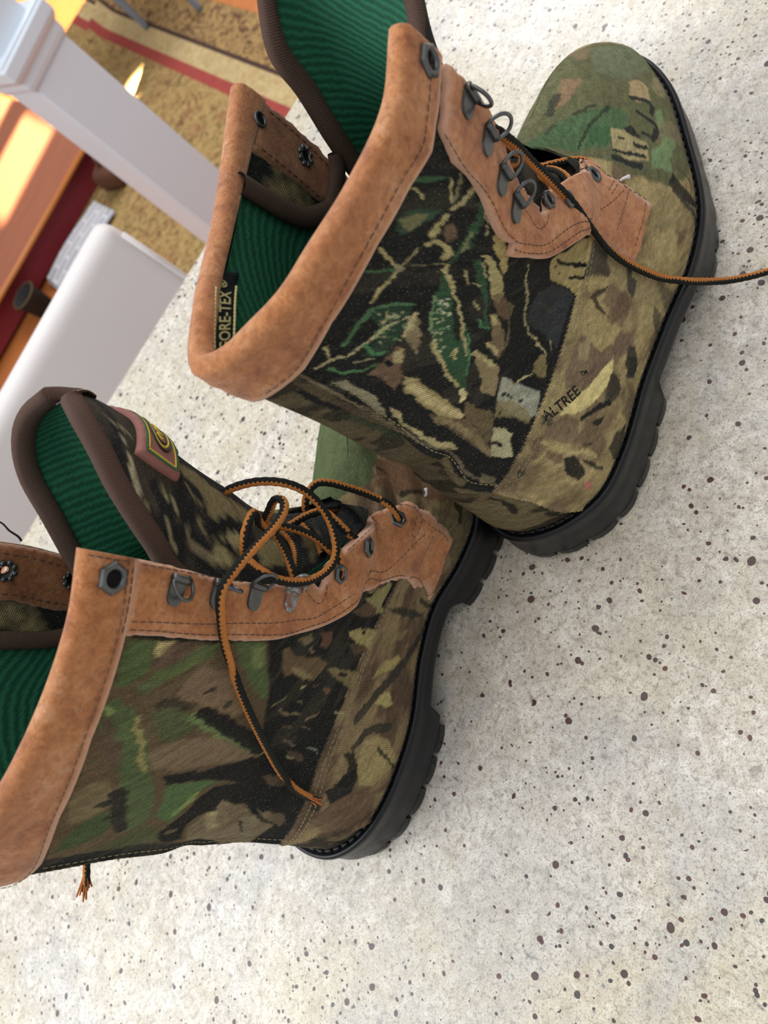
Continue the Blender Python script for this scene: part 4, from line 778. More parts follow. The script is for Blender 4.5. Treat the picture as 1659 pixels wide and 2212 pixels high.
# ------------------------------------------------------------------ the printed camouflage: blots and streaks, in 0.1 mm along the cloth
PRINT = {
 1: [
  ('5b5c3c',1,2,0,'-3207,728 -3613,252 -2780,728 -2971,494 -3079,319 -3086,160 -2990,123 -2904,0 -2710,0 -2549,0 -2435,0 -2308,0 -1952,336 -1904,472 -1841,708 -1848,987 -1873,1314 -2065,1425'),
  ('667054',0.6,3,0,'-2964,449 -3061,229 -3024,138 -2853,190 -2633,406 -2563,560 -2589,665'),
  ('3f5f3a',0.85,2,0,'-2107,1393 -2164,1138 -2199,965 -2220,846 -2263,712 -2275,601 -2167,616 -1966,838 -1930,864 -1918,1097 -2001,1476'),
  ('355a36',0.9,1.0,0,'-2073,942 -2106,786 -1966,838 -1953,1009'),
  ('8a6a48',0.8,2,0,'-2539,856 -2496,784 -2374,892 -2305,996 -2257,1101 -2410,967'),
  ('7a6748',0.8,2,0,'-2987,512 -2964,449 -2765,595 -2746,666'),
  ('9c8557',0.9,1.5,0,'-2595,439 -2669,331 -2622,306 -2515,331 -2416,461 -2449,504'),
  ('8f7f58',0.6,2,0,'-2793,193 -2849,84 -2706,122 -2596,243 -2652,260'),
  ('9b8c5c',0.9,1.0,0,'-2094,776 -2110,677 -2106,568 -2118,471 -2000,501 -1907,700 -1939,813'),
  ('6c8a58',0.7,1.5,0,'-2429,331 -2496,264 -2390,275 -2364,228 -2292,222 -2134,307 -2063,298 -1971,471 -2079,459 -2184,361'),
  ('75654a',0.7,2,0,'-2354,322 -2466,201 -2530,0 -2421,0 -2329,176 -2303,284 -2163,393 -2176,409'),
  ('2a2d2a',1.0,-30.4,-30.4,'-2434,495 -2460,435 -2482,351 -2456,338 -2386,372'),
  ('2a2d2a',1.0,-36.5,-36.5,'-2323,488 -2321,419 -2312,369 -2268,365 -2181,427'),
  ('2a2d2a',1.0,-22.8,-22.8,'-2172,511 -2190,451'),
  ('2a2d2a',1.0,-15.2,-15.2,'-2039,736 -2050,685'),
  ('2a2d2a',1.0,-25.8,-25.8,'-2052,598 -2080,496'),
  ('2a2d2a',1.0,-22.8,-22.8,'-1934,804 -1954,696 -2013,528'),
  ('2a2d2a',1.0,-36.5,-36.5,'-1885,814 -1892,704 -1943,553'),
  ('2a2d2a',1.0,1.0,0,'-2131,662 -2184,598 -2150,554 -2131,532 -2101,605 -2104,651'),
  ('3a3d30',0.9,-41.8,-41.8,'-2400,972 -2331,1035 -2265,1098'),
  ('33372c',0.9,-25.8,-12.2,'-2202,982 -2220,910 -2257,821'),
  ('2d3528',0.9,-19.7,-19.7,'-2259,725 -2185,818 -2090,936 -2016,1004 -1944,1069'),
  ('3b4030',0.7,-22.8,-22.8,'-2164,1138 -2130,1201'),
  ('8f8050',0.7,2,0,'-1815,442 -1955,325 -1954,247 -1965,58 -1932,10 -1683,422'),
  ('1f2020',0.9,1.0,0,'-2056,297 -2054,247 -2072,133 -2067,0 -2032,2 -1996,169 -1970,294 -1967,327'),
  ('3a3a33',0.9,-27.3,-27.3,'-1972,284 -1986,166 -1993,27 -1943,3'),
  ('454438',0.8,-15.2,-15.2,'-2137,248 -2145,182 -2152,75'),
  ('454438',0.8,-15.2,-15.2,'-2323,7 -2284,0'),
  ('8b7a50',0.8,2,0,'-1475,539 -1502,415 -1538,274 -1526,159 -1479,46 -1436,152 -1347,304 -1323,390 -1329,462 -1303,614 -1364,710'),
  ('3c3a34',0.85,1.5,0,'-1342,902 -1384,820 -1373,719 -1329,692 -1322,625 -1282,626 -1245,720 -1169,818 -1167,844 -1238,861'),
  ('a39155',0.7,1.5,0,'-1202,758 -1276,637 -1255,597 -1181,684 -1134,730 -1139,799'),
  ('6a5240',0.7,2,0,'-1279,589 -1307,456 -1308,358 -1233,340 -1193,438 -1174,593'),
  ('a08d55',0.9,1.5,0,'-1054,642 -1103,554 -1148,431 -1189,351 -1080,383 -993,453 -984,536 -1006,611'),
  ('6b5645',0.8,1.5,0,'-960,652 -980,573 -986,446 -1015,390 -1128,349 -1224,278 -1203,180 -1109,261 -976,376 -902,435 -816,489 -755,531 -725,598 -745,641 -877,668'),
  ('9d8c5c',0.6,1.0,0,'-913,649 -992,583 -961,543 -888,535 -860,600'),
  ('1f2020',0.85,1.0,0,'-1122,718 -1178,680 -1251,592 -1196,618 -1154,656 -1147,596 -1155,481 -1129,563 -1118,663'),
  ('363531',0.9,1.0,0,'-1431,525 -1448,463 -1402,425 -1418,379 -1376,349 -1338,359 -1339,424 -1379,461'),
  ('cdbb72',1,1.0,0,'-1031,348 -978,322 -914,312 -843,344 -750,397 -697,444 -619,551 -672,541 -746,497 -826,445 -924,402'),
  ('3f3a30',0.9,1.0,0,'-984,312 -995,233 -940,208 -865,247 -816,307 -891,293'),
  ('343432',0.9,1.0,0,'-1176,253 -1196,191 -1149,114 -1079,100 -1035,202 -1111,198 -1124,250'),
  ('55503f',0.7,1.5,0,'-1544,282 -1571,159 -1561,27 -1598,2 -1520,3 -1459,26 -1518,151'),
  ('4a4638',0.8,1.0,0,'-1449,163 -1438,55 -1326,3 -1382,116'),
  ('6f5b43',0.85,1.5,0,'-577,581 -663,478 -678,401 -635,381 -640,321 -582,350 -528,480 -501,578'),
  ('6b5540',0.8,1.0,0,'-471,497 -518,405 -499,359 -465,391 -444,481'),
  ('a8985e',0.8,-18.8,-18.8,'-485,548 -515,455 -541,369 -594,298 -629,206'),
  ('5a4c38',0.7,1.5,0,'-1042,221 -1042,93 -993,0 -908,0 -854,20 -890,143 -984,97'),
  ('2e2e2c',0.9,1.0,0,'-1127,247 -1164,152 -1114,87 -1062,159 -1078,235'),
  ('3d372c',0.9,1.0,0,'-962,330 -1001,277 -979,204 -870,268 -862,311'),
  ('35332c',0.9,1.0,0,'-851,38 -761,5 -652,0 -663,45 -708,138 -790,133'),
  ('1f2020',0.95,-26.0,-26.0,'-699,399 -751,356 -799,328 -872,258'),
  ('1f2020',0.9,-26.0,-26.0,'-731,304 -778,266'),
  ('1f2020',0.95,1.0,0,'-509,372 -555,320 -555,271 -542,204 -515,215 -491,223 -480,273 -480,325'),
  ('1f2020',0.9,1.0,0,'-569,286 -600,223 -610,116 -601,93 -587,178 -568,254'),
  ('1f2020',0.7,1.0,0,'-623,306 -658,264 -642,261 -613,287'),
  ('4a4434',0.9,1.0,0,'-548,656 -596,605 -572,554 -551,562 -533,616'),
  ('38362c',0.9,1.0,0,'-315,553 -351,524 -341,496 -302,506'),
  ('7a6842',0.5,2,0,'-289,492 -394,449 -452,317 -473,129 -412,25 -376,191 -310,301'),
  ('b04b50',0.9,0.6,0,'-502,175 -534,155 -520,130 -488,123'),
  ('1f2020',0.9,-36.2,-36.2,'-158,467 -180,421 -187,340 -182,286'),
  ('1f2020',0.9,-28.9,-28.9,'-289,158 -306,45 -317,0'),
  ('a39054',0.95,0.8,0,'-1202,1195 -1352,910 -1298,891 -1220,870 -1132,835 -1071,815 -1069,887 -1048,1027 -1019,1288 -1047,1385 -1086,1449 -1139,1389'),
  ('1f2020',1.0,-19.7,-19.7,'-1112,1355 -1146,1092 -1183,929 -1217,868'),
  ('1f2020',1.0,-16.7,-16.7,'-1115,923 -1158,836'),
  ('1f2020',1.0,-12.2,-12.2,'-1091,1330 -1084,1302'),
  ('1f2020',1.0,-13.7,-13.7,'-1081,1161 -1084,1129'),
  ('36393b',0.9,1,0,'-920,1372 -1006,1205 -1061,891 -1057,827 -988,812 -897,784 -817,764 -814,820 -819,895 -812,1084 -814,1182 -860,1296'),
  ('b0a36c',0.9,-8.4,-8.4,'-981,1711 -923,1628 -894,1501 -847,1338 -805,1209 -786,1035 -780,914 -767,851 -757,806'),
  ('5b4a38',0.7,-5.3,-5.3,'-897,1267 -916,1016 -921,888'),
  ('8d8156',0.8,-6.8,-6.8,'-819,834 -795,790'),
  ('857545',0.85,1.0,0,'-666,825 -739,836 -756,816 -727,763 -686,735 -663,790'),
  ('b0a36c',1.0,-8.4,-8.4,'-590,855 -633,830 -655,815'),
  ('9fa08a',0.95,1,0,'-565,998 -574,915 -588,824 -612,768 -627,717 -577,689 -540,677 -517,680 -475,757 -462,844 -459,900 -519,957'),
  ('1f2020',1.0,1.0,0,'-595,833 -635,818 -656,772 -665,730 -632,709 -610,762'),
  ('86784f',0.85,1.5,0,'-477,921 -521,802 -528,730 -517,680 -496,675 -456,780 -407,870'),
  ('1f2020',0.9,-17.4,-17.4,'-514,907 -518,899'),
  ('1f2020',0.9,-17.4,-17.4,'-519,880 -523,871'),
  ('1f2020',0.9,-17.4,-17.4,'-523,846 -528,836'),
  ('1f2020',0.9,-17.4,-17.4,'-538,787 -542,783'),
  ('1f2020',0.9,-17.4,-17.4,'-434,860 -438,853'),
  ('1f2020',0.9,-17.4,-17.4,'-463,749 -467,745'),
  ('1f2020',1.0,1.0,0,'-403,869 -431,773 -457,713 -490,648 -450,639 -422,696 -408,754 -382,840'),
  ('aca57a',1,0.7,0,'-371,840 -404,771 -412,712 -386,695 -374,650 -345,619 -309,651 -281,728 -331,787'),
  ('1f2020',1.0,1.0,0,'-331,787 -352,718 -341,707 -317,770'),
  ('1f2020',1.0,1.0,0,'-396,709 -430,678 -441,636 -388,614 -354,615 -373,660'),
  ('1f2020',1.0,1.0,0,'-307,657 -335,614 -320,604 -289,649'),
  ('1f2020',1.0,1.0,0,'-269,780 -258,688 -297,617 -308,585 -260,577 -225,644 -234,726'),
  ('6e6a4a',0.8,1.0,0,'-206,679 -236,589 -214,556 -179,627'),
  ('3d6240',0.7,1,0,'-887,2499 -973,2449 -984,2424 -943,2431 -881,2465'),
  ('34503a',0.75,1,0,'-720,2268 -779,2338 -840,2325 -886,2276 -842,2249 -780,2237 -727,2221'),
  ('938a58',0.5,1,0,'-752,2311 -813,2308 -838,2289 -800,2242 -750,2232'),
  ('a39862',1.0,-7.2,-7.2,'-850,2453 -865,2430 -867,2382 -862,2356'),
  ('a39862',1.0,-8.1,-8.1,'-991,2412 -964,2363 -934,2302'),
  ('a79b62',0.9,-14.5,-14.5,'-1046,2363 -990,2310 -924,2266'),
  ('7d7450',1.0,-7.2,-7.2,'-1032,2430 -993,2361 -937,2299'),
  ('a3955c',0.9,-19.9,-19.9,'-884,2243 -839,2207 -795,2170'),
  ('6d553d',0.8,1.0,0,'-850,2194 -880,2206 -876,2171 -842,2130 -817,2130 -827,2165'),
  ('a6985e',0.9,-21.7,-21.7,'-766,2135 -793,2139 -799,2106 -790,2079 -770,2058'),
  ('305436',0.85,0.8,0,'-1041,2323 -1021,2276 -946,2180 -877,2104 -809,2054 -765,2027 -804,2071 -862,2119 -905,2166 -969,2229'),
  ('8d8458',1.0,-6.3,-6.3,'-1007,2250 -945,2141'),
  ('8f8756',0.7,-8.1,-8.1,'-821,2066 -874,2118 -909,2154'),
  ('a3904f',0.95,0.7,0,'-1007,2196 -998,2122 -950,1943 -896,1831 -870,1824 -907,1964 -920,2053'),
  ('a89a60',0.95,0.7,0,'-875,2039 -891,2027 -881,1920 -849,1766 -821,1629 -775,1590 -766,1677 -811,1830 -850,1950'),
  ('6b543c',0.85,1.0,0,'-779,1716 -821,1653 -790,1472 -753,1340 -734,1492'),
  ('a79b62',1.0,-10.8,-10.8,'-641,2199 -640,2148 -638,2086 -643,2062'),
  ('857b52',1.0,-8.1,-8.1,'-643,2062 -732,2128'),
  ('a79b62',1.0,-10.8,-10.8,'-643,2062 -597,2023 -546,1991 -497,1947'),
  ('3d6a40',0.9,-14.5,-14.5,'-563,2115 -598,2080 -627,2066'),
  ('7a7150',1.0,-5.4,-5.4,'-642,2052 -753,2030'),
  ('8f8660',1.0,-18.1,-18.1,'-641,2080 -641,2053'),
  ('a79b62',1.0,-9.9,-9.9,'-752,2034 -756,2026 -727,1976'),
  ('305436',0.9,0.7,0,'-744,2006 -688,1938 -639,1881 -583,1803 -543,1727 -500,1633 -472,1539 -443,1420 -424,1312 -415,1205 -410,1131 -478,1263 -539,1397 -600,1557 -641,1694 -677,1826 -703,1905'),
  ('1f2320',0.9,0.7,0,'-676,1862 -646,1735 -597,1580 -554,1540 -579,1633 -627,1761'),
  ('a9a878',0.8,-7.2,-7.2,'-502,1612 -500,1604'),
  ('6f9a68',0.8,-7.2,-7.2,'-486,1570 -480,1562'),
  ('cfcfa8',0.8,-7.2,-7.2,'-659,1848 -657,1842'),
  ('a9a878',0.8,-7.2,-7.2,'-638,1808 -630,1799'),
  ('6f9a68',0.8,-7.2,-7.2,'-594,1758 -593,1750'),
  ('cfcfa8',0.8,-7.2,-7.2,'-486,1558 -482,1540'),
  ('a9a878',0.8,-7.2,-7.2,'-524,1666 -518,1661'),
  ('6f9a68',0.8,-7.2,-7.2,'-605,1785 -603,1778'),
  ('cfcfa8',0.8,-7.2,-7.2,'-540,1699 -534,1694'),
  ('a9a878',0.8,-7.2,-7.2,'-547,1669 -540,1657'),
  ('6f9a68',0.8,-7.2,-7.2,'-544,1679 -535,1668'),
  ('cfcfa8',0.8,-7.2,-7.2,'-641,1826 -638,1815'),
  ('a9a878',0.8,-7.2,-7.2,'-541,1686 -533,1675'),
  ('6f9a68',0.8,-7.2,-7.2,'-556,1692 -551,1683'),
  ('cfcfa8',0.8,-7.2,-7.2,'-612,1806 -608,1802'),
  ('a9a878',0.8,-7.2,-7.2,'-511,1566 -502,1555'),
  ('6f9a68',0.8,-7.2,-7.2,'-496,1611 -495,1606'),
  ('cfcfa8',0.8,-7.2,-7.2,'-617,1807 -615,1796'),
  ('a9a878',0.8,-7.2,-7.2,'-535,1689 -533,1685'),
  ('6f9a68',0.8,-7.2,-7.2,'-615,1804 -611,1790'),
  ('cfcfa8',0.8,-7.2,-7.2,'-642,1851 -641,1846'),
  ('a9a878',0.8,-7.2,-7.2,'-544,1671 -544,1663'),
  ('6f9a68',0.8,-7.2,-7.2,'-565,1694 -560,1679'),
  ('cfcfa8',0.8,-7.2,-7.2,'-491,1598 -487,1595'),
  ('a9a878',0.8,-7.2,-7.2,'-541,1680 -539,1675'),
  ('6f9a68',0.8,-7.2,-7.2,'-512,1643 -508,1640'),
  ('cfcfa8',0.8,-7.2,-7.2,'-517,1647 -512,1643'),
  ('a9a878',0.8,-7.2,-7.2,'-516,1646 -515,1638'),
  ('6f9a68',0.8,-7.2,-7.2,'-627,1822 -622,1819'),
  ('cfcfa8',0.8,-7.2,-7.2,'-629,1838 -628,1834'),
  ('a9a878',0.8,-7.2,-7.2,'-532,1628 -524,1618'),
  ('6f9a68',0.8,-7.2,-7.2,'-623,1834 -621,1826'),
  ('cfcfa8',0.8,-7.2,-7.2,'-615,1786 -610,1771'),
  ('a9a878',0.8,-7.2,-7.2,'-603,1799 -595,1790'),
  ('6f9a68',0.8,-7.2,-7.2,'-505,1620 -501,1617'),
  ('cfcfa8',0.8,-7.2,-7.2,'-579,1686 -578,1681'),
  ('a9a878',0.8,-7.2,-7.2,'-588,1747 -585,1735'),
  ('6f9a68',0.8,-7.2,-7.2,'-490,1579 -486,1570'),
  ('cfcfa8',0.8,-7.2,-7.2,'-568,1739 -565,1736'),
  ('a9a878',0.8,-7.2,-7.2,'-578,1763 -573,1760'),
  ('6f9a68',0.8,-7.2,-7.2,'-592,1800 -586,1789'),
  ('cfcfa8',0.8,-7.2,-7.2,'-617,1765 -611,1753'),
  ('a9a878',0.8,-7.2,-7.2,'-614,1766 -612,1759'),
  ('6f9a68',0.8,-7.2,-7.2,'-577,1677 -573,1668'),
  ('cfcfa8',0.8,-7.2,-7.2,'-632,1868 -625,1858'),
  ('a9a878',0.8,-7.2,-7.2,'-483,1585 -477,1581'),
  ('a79b62',1.0,-10.8,-10.8,'-738,2001 -691,1873 -641,1712 -590,1577 -536,1405'),
  ('6f8f58',1.0,-7.2,-7.2,'-639,1881 -583,1803 -536,1710'),
  ('a79b62',1.0,-14.5,-14.5,'-500,1633 -472,1539 -432,1371 -416,1238'),
  ('c4b87c',1.0,-21.7,-21.7,'-415,1190 -418,1148 -395,1130'),
  ('b3a76c',1.0,-11.8,-11.8,'-500,1484 -533,1507 -496,1437'),
  ('4d8450',1.0,-8.1,-8.1,'-602,1552 -540,1395 -478,1263'),
  ('305436',0.85,0.8,0,'-823,2009 -856,2021 -840,1933 -770,1757 -708,1590 -669,1462 -657,1533 -697,1609 -759,1778 -779,1894'),
  ('9c9160',0.9,-8.1,-8.1,'-782,1983 -748,1901'),
  ('9c9160',0.9,-8.1,-8.1,'-768,1893 -777,1852'),
  ('9c9160',0.9,-8.1,-8.1,'-712,1771 -702,1681'),
  ('9c9160',0.9,-8.1,-8.1,'-847,1993 -817,1889'),
  ('3f7a48',1.0,-11.8,-11.8,'-669,1613 -657,1533 -667,1467'),
  ('2c4a34',0.6,1,0,'-456,1903 -521,1907 -570,1868 -491,1764 -424,1713 -370,1684 -329,1726 -393,1760 -453,1800'),
  ('4b754a',0.85,-16.3,-16.3,'-440,1890 -487,1911 -530,1899 -570,1868'),
  ('477046',0.85,-15.4,-15.4,'-440,1890 -403,1858 -361,1834 -331,1818'),
  ('a09666',1.0,-8.1,-8.1,'-505,1871 -458,1815'),
  ('b0a672',1.0,-9.0,-9.0,'-213,1793 -260,1793 -299,1757 -340,1769 -362,1774 -409,1784 -484,1811 -535,1810'),
  ('3f7a46',0.9,-16.3,-16.3,'-360,1765 -359,1709 -381,1695'),
  ('447a46',0.9,-11.8,-11.8,'-234,1759 -249,1703 -288,1661 -328,1656'),
  ('a09666',1.0,-8.1,-8.1,'-294,1851 -257,1786'),
  ('a09666',1.0,-8.1,-8.1,'-258,1784 -285,1778'),
  ('8d8a60',1.0,-7.2,-7.2,'-300,1718 -346,1691'),
  ('5f8f5c',0.6,-7.2,-7.2,'-451,1812 -446,1806'),
  ('a9a878',0.6,-7.2,-7.2,'-410,1749 -403,1744'),
  ('5f8f5c',0.6,-7.2,-7.2,'-439,1789 -435,1780'),
  ('a9a878',0.6,-7.2,-7.2,'-436,1797 -433,1794'),
  ('5f8f5c',0.6,-7.2,-7.2,'-453,1706 -454,1701'),
  ('a9a878',0.6,-7.2,-7.2,'-482,1883 -480,1879'),
  ('5f8f5c',0.6,-7.2,-7.2,'-462,1778 -461,1772'),
  ('a9a878',0.6,-7.2,-7.2,'-487,1806 -486,1802'),
  ('5f8f5c',0.6,-7.2,-7.2,'-425,1802 -419,1799'),
  ('a9a878',0.6,-7.2,-7.2,'-509,1857 -508,1852'),
  ('5f8f5c',0.6,-7.2,-7.2,'-441,1736 -436,1728'),
  ('a9a878',0.6,-7.2,-7.2,'-504,1845 -500,1835'),
  ('5f8f5c',0.6,-7.2,-7.2,'-488,1838 -486,1830'),
  ('a9a878',0.6,-7.2,-7.2,'-443,1719 -439,1710'),
  ('5f8f5c',0.6,-7.2,-7.2,'-457,1816 -454,1810'),
  ('a9a878',0.6,-7.2,-7.2,'-530,1849 -527,1840'),
  ('5f8f5c',0.6,-7.2,-7.2,'-436,1748 -431,1746'),
  ('a9a878',0.6,-7.2,-7.2,'-494,1856 -492,1848'),
  ('5f8f5c',0.6,-7.2,-7.2,'-497,1781 -495,1776'),
  ('a9a878',0.6,-7.2,-7.2,'-430,1760 -428,1759'),
  ('5f8f5c',0.6,-7.2,-7.2,'-505,1783 -502,1775'),
  ('a9a878',0.6,-7.2,-7.2,'-418,1778 -417,1771'),
  ('5f8f5c',0.6,-7.2,-7.2,'-407,1777 -407,1773'),
  ('a9a878',0.6,-7.2,-7.2,'-514,1840 -510,1838'),
  ('5f8f5c',0.6,-7.2,-7.2,'-482,1893 -480,1892'),
  ('a9a878',0.6,-7.2,-7.2,'-524,1821 -522,1817'),
  ('5f8f5c',0.6,-7.2,-7.2,'-472,1806 -470,1797'),
  ('a9a878',0.6,-7.2,-7.2,'-457,1828 -456,1824'),
  ('5f8f5c',0.6,-7.2,-7.2,'-462,1723 -457,1722'),
  ('a9a878',0.6,-7.2,-7.2,'-452,1788 -453,1783'),
  ('8d7b55',0.95,1.0,0,'-552,1825 -532,1771 -476,1667 -438,1609 -445,1655 -453,1693 -466,1735 -501,1766'),
  ('b5a772',0.9,-16.3,-16.3,'-468,1733 -519,1783 -550,1817'),
  ('6d553d',0.95,1.0,0,'-416,1688 -425,1667 -387,1601 -357,1575 -336,1521 -274,1470 -296,1572 -285,1628 -312,1640 -362,1659'),
  ('a99b66',0.9,1.0,0,'-398,1673 -422,1670 -385,1603 -366,1629'),
  ('1f2020',1.0,-21.7,-21.7,'-356,1642 -352,1624'),
  ('a18f58',0.95,1,0,'-336,1521 -359,1479 -346,1349 -349,1222 -354,1118 -345,1039 -318,1048 -291,1134 -282,1252 -292,1366 -293,1435'),
  ('c2b274',0.7,-30.7,-30.7,'-324,1445 -315,1322 -320,1169 -335,1063'),
  ('6b583c',0.95,1,0,'-270,1200 -303,1096 -345,1003 -329,909 -314,786 -281,703 -270,778 -267,924 -269,1058 -258,1150'),
  ('8f7f52',0.7,-27.1,-27.1,'-274,1152 -297,1029 -294,851 -281,745'),
  ('8d7c52',0.95,0.8,0,'-556,1397 -569,1322 -577,1218 -588,1104 -544,1012 -480,950 -460,1086 -501,1134 -534,1285'),
  ('b3a56a',0.8,-23.5,-23.5,'-556,1388 -565,1290 -577,1136'),
  ('7a6746',0.95,0.8,0,'-721,1585 -736,1520 -714,1417 -691,1279 -659,1190 -609,1151 -608,1262 -609,1389 -640,1351'),
  ('b5a76c',0.9,1.0,0,'-716,1574 -724,1510 -706,1418 -690,1463'),
  ('b5a76c',0.9,1.0,0,'-613,1381 -632,1328 -629,1205 -609,1174'),
  ('8a7a52',0.5,1.0,0,'-634,1148 -705,1216 -781,1416 -802,1551 -817,1458'),
  ('76653f',0.7,1.0,0,'-392,1104 -404,1001 -424,904 -348,812 -314,786 -333,916 -340,1033'),
  ('8f8868',0.95,0.8,0,'-222,1662 -223,1606 -221,1506 -201,1424 -173,1350 -163,1386 -182,1512 -196,1622 -193,1692'),
  ('a99b66',0.95,0.8,0,'-217,1394 -212,1349 -185,1263 -196,1150 -211,1062 -232,980 -219,893 -202,953 -183,1070 -171,1205 -184,1330'),
  ('77694f',0.7,-14.5,-14.5,'-170,1828 -167,1689 -162,1479 -151,1285 -166,1103 -199,987 -167,768 -186,623 -277,336'),
  ('4d4030',0.8,-27.1,-27.1,'-134,1776 -140,1685 -136,1577 -151,1445'),
  ('1f2020',1.0,-22.6,-22.6,'-109,1729 -102,1627 -115,1547'),
  ('2f3a2a',0.8,-27.1,-27.1,'-96,1482 -113,1369 -119,1219'),
  ('6a5a3c',0.8,-36.2,-36.2,'-143,886 -111,787 -132,712'),
  ('6f6344',0.8,-36.2,-36.2,'-78,666 -165,491 -245,288'),
 ],
 2: [
  ('5e4d34',1,2,0,'-1132,2717 -1189,2088 -950,1586 -708,1172 -531,956 -136,734 -200,1182 -230,1703 -625,2104'),
  ('4c6534',0.8,2,0,'-1127,2692 -1140,2599 -1073,2497 -1023,2461 -974,2459 -977,2514 -1046,2599'),
  ('bfae6c',0.85,1.2,0,'-1136,2593 -1146,2528 -1108,2468 -1092,2469 -1092,2518'),
  ('5c4838',0.9,2,0,'-1147,2524 -1149,2428 -1102,2392 -1064,2435 -1043,2484 -1079,2503'),
  ('566b38',0.75,2,0,'-1171,2332 -1110,2288 -1057,2335 -1006,2348 -957,2352 -973,2413 -1037,2436 -1084,2406 -1139,2415'),
  ('80674a',0.8,2,0,'-1083,2286 -1064,2130 -1000,1948 -894,1718 -884,1780 -924,2022 -945,2155 -967,2233 -1014,2266'),
  ('262724',0.8,-27.1,-27.1,'-990,2098 -987,2086'),
  ('262724',0.8,-27.1,-27.1,'-935,1925 -931,1912'),
  ('262724',0.8,-27.1,-27.1,'-785,1781 -781,1767'),
  ('2c3026',0.7,-30.7,-30.7,'-935,2248 -933,2173 -930,2100'),
  ('4a5c34',0.7,2,0,'-903,2257 -922,2190 -904,2089 -875,1976 -816,1944 -785,1972 -813,2083'),
  ('7d684b',0.8,2,0,'-804,1924 -806,1774 -722,1381 -688,1110 -657,1435 -654,1709 -683,1901 -742,2019 -781,1998'),
  ('6a8048',0.8,-30.7,-30.7,'-893,2043 -851,1897 -808,1721 -750,1437 -698,1141'),
  ('1f2020',0.95,-36.2,-72.3,'-908,2026 -878,1906 -823,1677 -769,1406 -721,1168'),
  ('4a6638',0.7,-72.3,-72.3,'-897,2426 -865,2325 -803,2188 -714,2014 -621,1857 -451,1577 -359,1473'),
  ('5a4636',0.9,1.5,0,'-873,2407 -858,2330 -782,2169 -685,2015 -695,2076 -787,2253'),
  ('a3924f',0.6,-14.5,-14.5,'-875,2267 -806,2139 -754,2043 -672,1904'),
  ('8c9a50',0.7,-19.9,-19.9,'-902,2428 -886,2379'),
  ('4a6a38',0.9,1.5,0,'-585,1656 -572,1486 -561,1211 -537,1321 -486,1322 -389,1265 -326,1253 -400,1437 -491,1524'),
  ('8a9a4c',0.6,-36.2,-36.2,'-486,1322 -431,1290 -386,1295'),
  ('75664a',0.9,1.5,0,'-454,1092 -405,911 -366,812 -421,769 -293,582 -227,588 -95,554 -111,793 -208,1043 -285,1099 -341,1093'),
  ('96885c',0.8,1.5,0,'-374,1093 -381,1031 -283,958 -263,985'),
  ('1f2020',0.97,1.2,0,'-634,1768 -639,1685 -624,1533 -650,1363 -680,1199 -652,1005 -607,889 -544,825 -531,957 -557,1204 -579,1544 -589,1678'),
  ('1f2020',0.95,1.2,0,'-535,1158 -525,1246 -473,1262 -385,1226 -324,1234 -286,1256 -230,1212 -193,1138 -214,1077 -304,1133 -352,1119 -381,1054 -445,1072 -413,918 -405,830 -408,689 -556,836 -549,1029'),
  ('6b5a40',0.8,-23.5,-23.5,'-266,1196 -275,1166'),
  ('1f2020',0.8,-12.7,-12.7,'-301,820 -232,753'),
  ('1f2020',0.9,-21.7,-21.7,'-393,834 -368,779 -293,582'),
  ('7d6f48',0.7,2,0,'-631,2046 -632,1996 -575,1887 -501,1806 -445,1822 -434,1858 -566,2029'),
  ('3f5230',0.9,1.5,0,'-369,1789 -429,1801 -488,1803 -490,1761 -415,1640 -340,1611 -293,1660 -276,1716'),
  ('44552f',0.6,2,0,'-295,1448 -346,1415 -306,1278 -220,1202 -203,1353 -233,1542'),
  ('2a2a26',0.9,-36.2,-36.2,'-588,1895 -531,1798 -449,1676 -343,1518'),
  ('2a2a26',0.9,-30.7,-30.7,'-531,1866 -529,1835'),
  ('2a2a26',0.9,-23.5,-23.5,'-453,1730 -459,1690'),
  ('526339',0.95,1,0,'-1173,2272 -1190,2098 -1120,1975 -1047,1798 -962,1619 -947,1676 -999,1867 -1086,2085'),
  ('7c8a4a',0.5,2,0,'-1156,2141 -1169,2074 -1087,1929 -1077,1994'),
  ('6b5638',0.85,1,0,'-1160,1877 -1168,1813 -1140,1615 -1140,1284 -1105,1095 -1060,1126 -1027,1150 -1042,1324 -1063,1506 -1045,1591 -1118,1780'),
  ('8a7a4c',0.8,1.0,0,'-1095,1594 -1088,1429 -1045,1183 -1042,1257 -1063,1487'),
  ('7d7048',0.7,1.0,0,'-1214,1777 -1245,1631 -1213,1534 -1193,1603'),
  ('6a4630',0.85,1.0,0,'-1255,1526 -1264,1344 -1212,1220 -1174,1257 -1194,1403 -1229,1414'),
  ('8f8650',0.95,1.0,0,'-1416,1011 -1468,943 -1510,762 -1536,753 -1523,648 -1426,673 -1387,631 -1370,719 -1405,916'),
  ('5f4a35',0.9,1.0,0,'-1345,1081 -1408,962 -1395,737 -1357,724 -1334,1006'),
  ('1f2020',1.0,-24.4,-24.4,'-1441,988 -1451,940'),
  ('9c8e52',0.95,1.0,0,'-1254,1019 -1279,941 -1293,631 -1230,646 -1198,652 -1214,851 -1234,982'),
  ('1f2020',1.0,-21.2,-21.2,'-1269,823 -1270,788'),
  ('5a4530',0.8,1.0,0,'-1204,977 -1211,707 -1179,668 -1162,815'),
  ('7b6b42',0.9,1.0,0,'-1087,1049 -1095,1014 -1083,936 -1088,676 -1060,659 -1010,669 -1020,763 -1042,913 -1061,999'),
  ('1f2020',1.0,-16.3,-16.3,'-1062,895 -1060,803'),
  ('7a6c48',0.85,-11.4,-11.4,'-924,1460 -951,1367'),
  ('7a6c48',0.85,-9.8,-9.8,'-906,1341 -879,1204 -865,1045'),
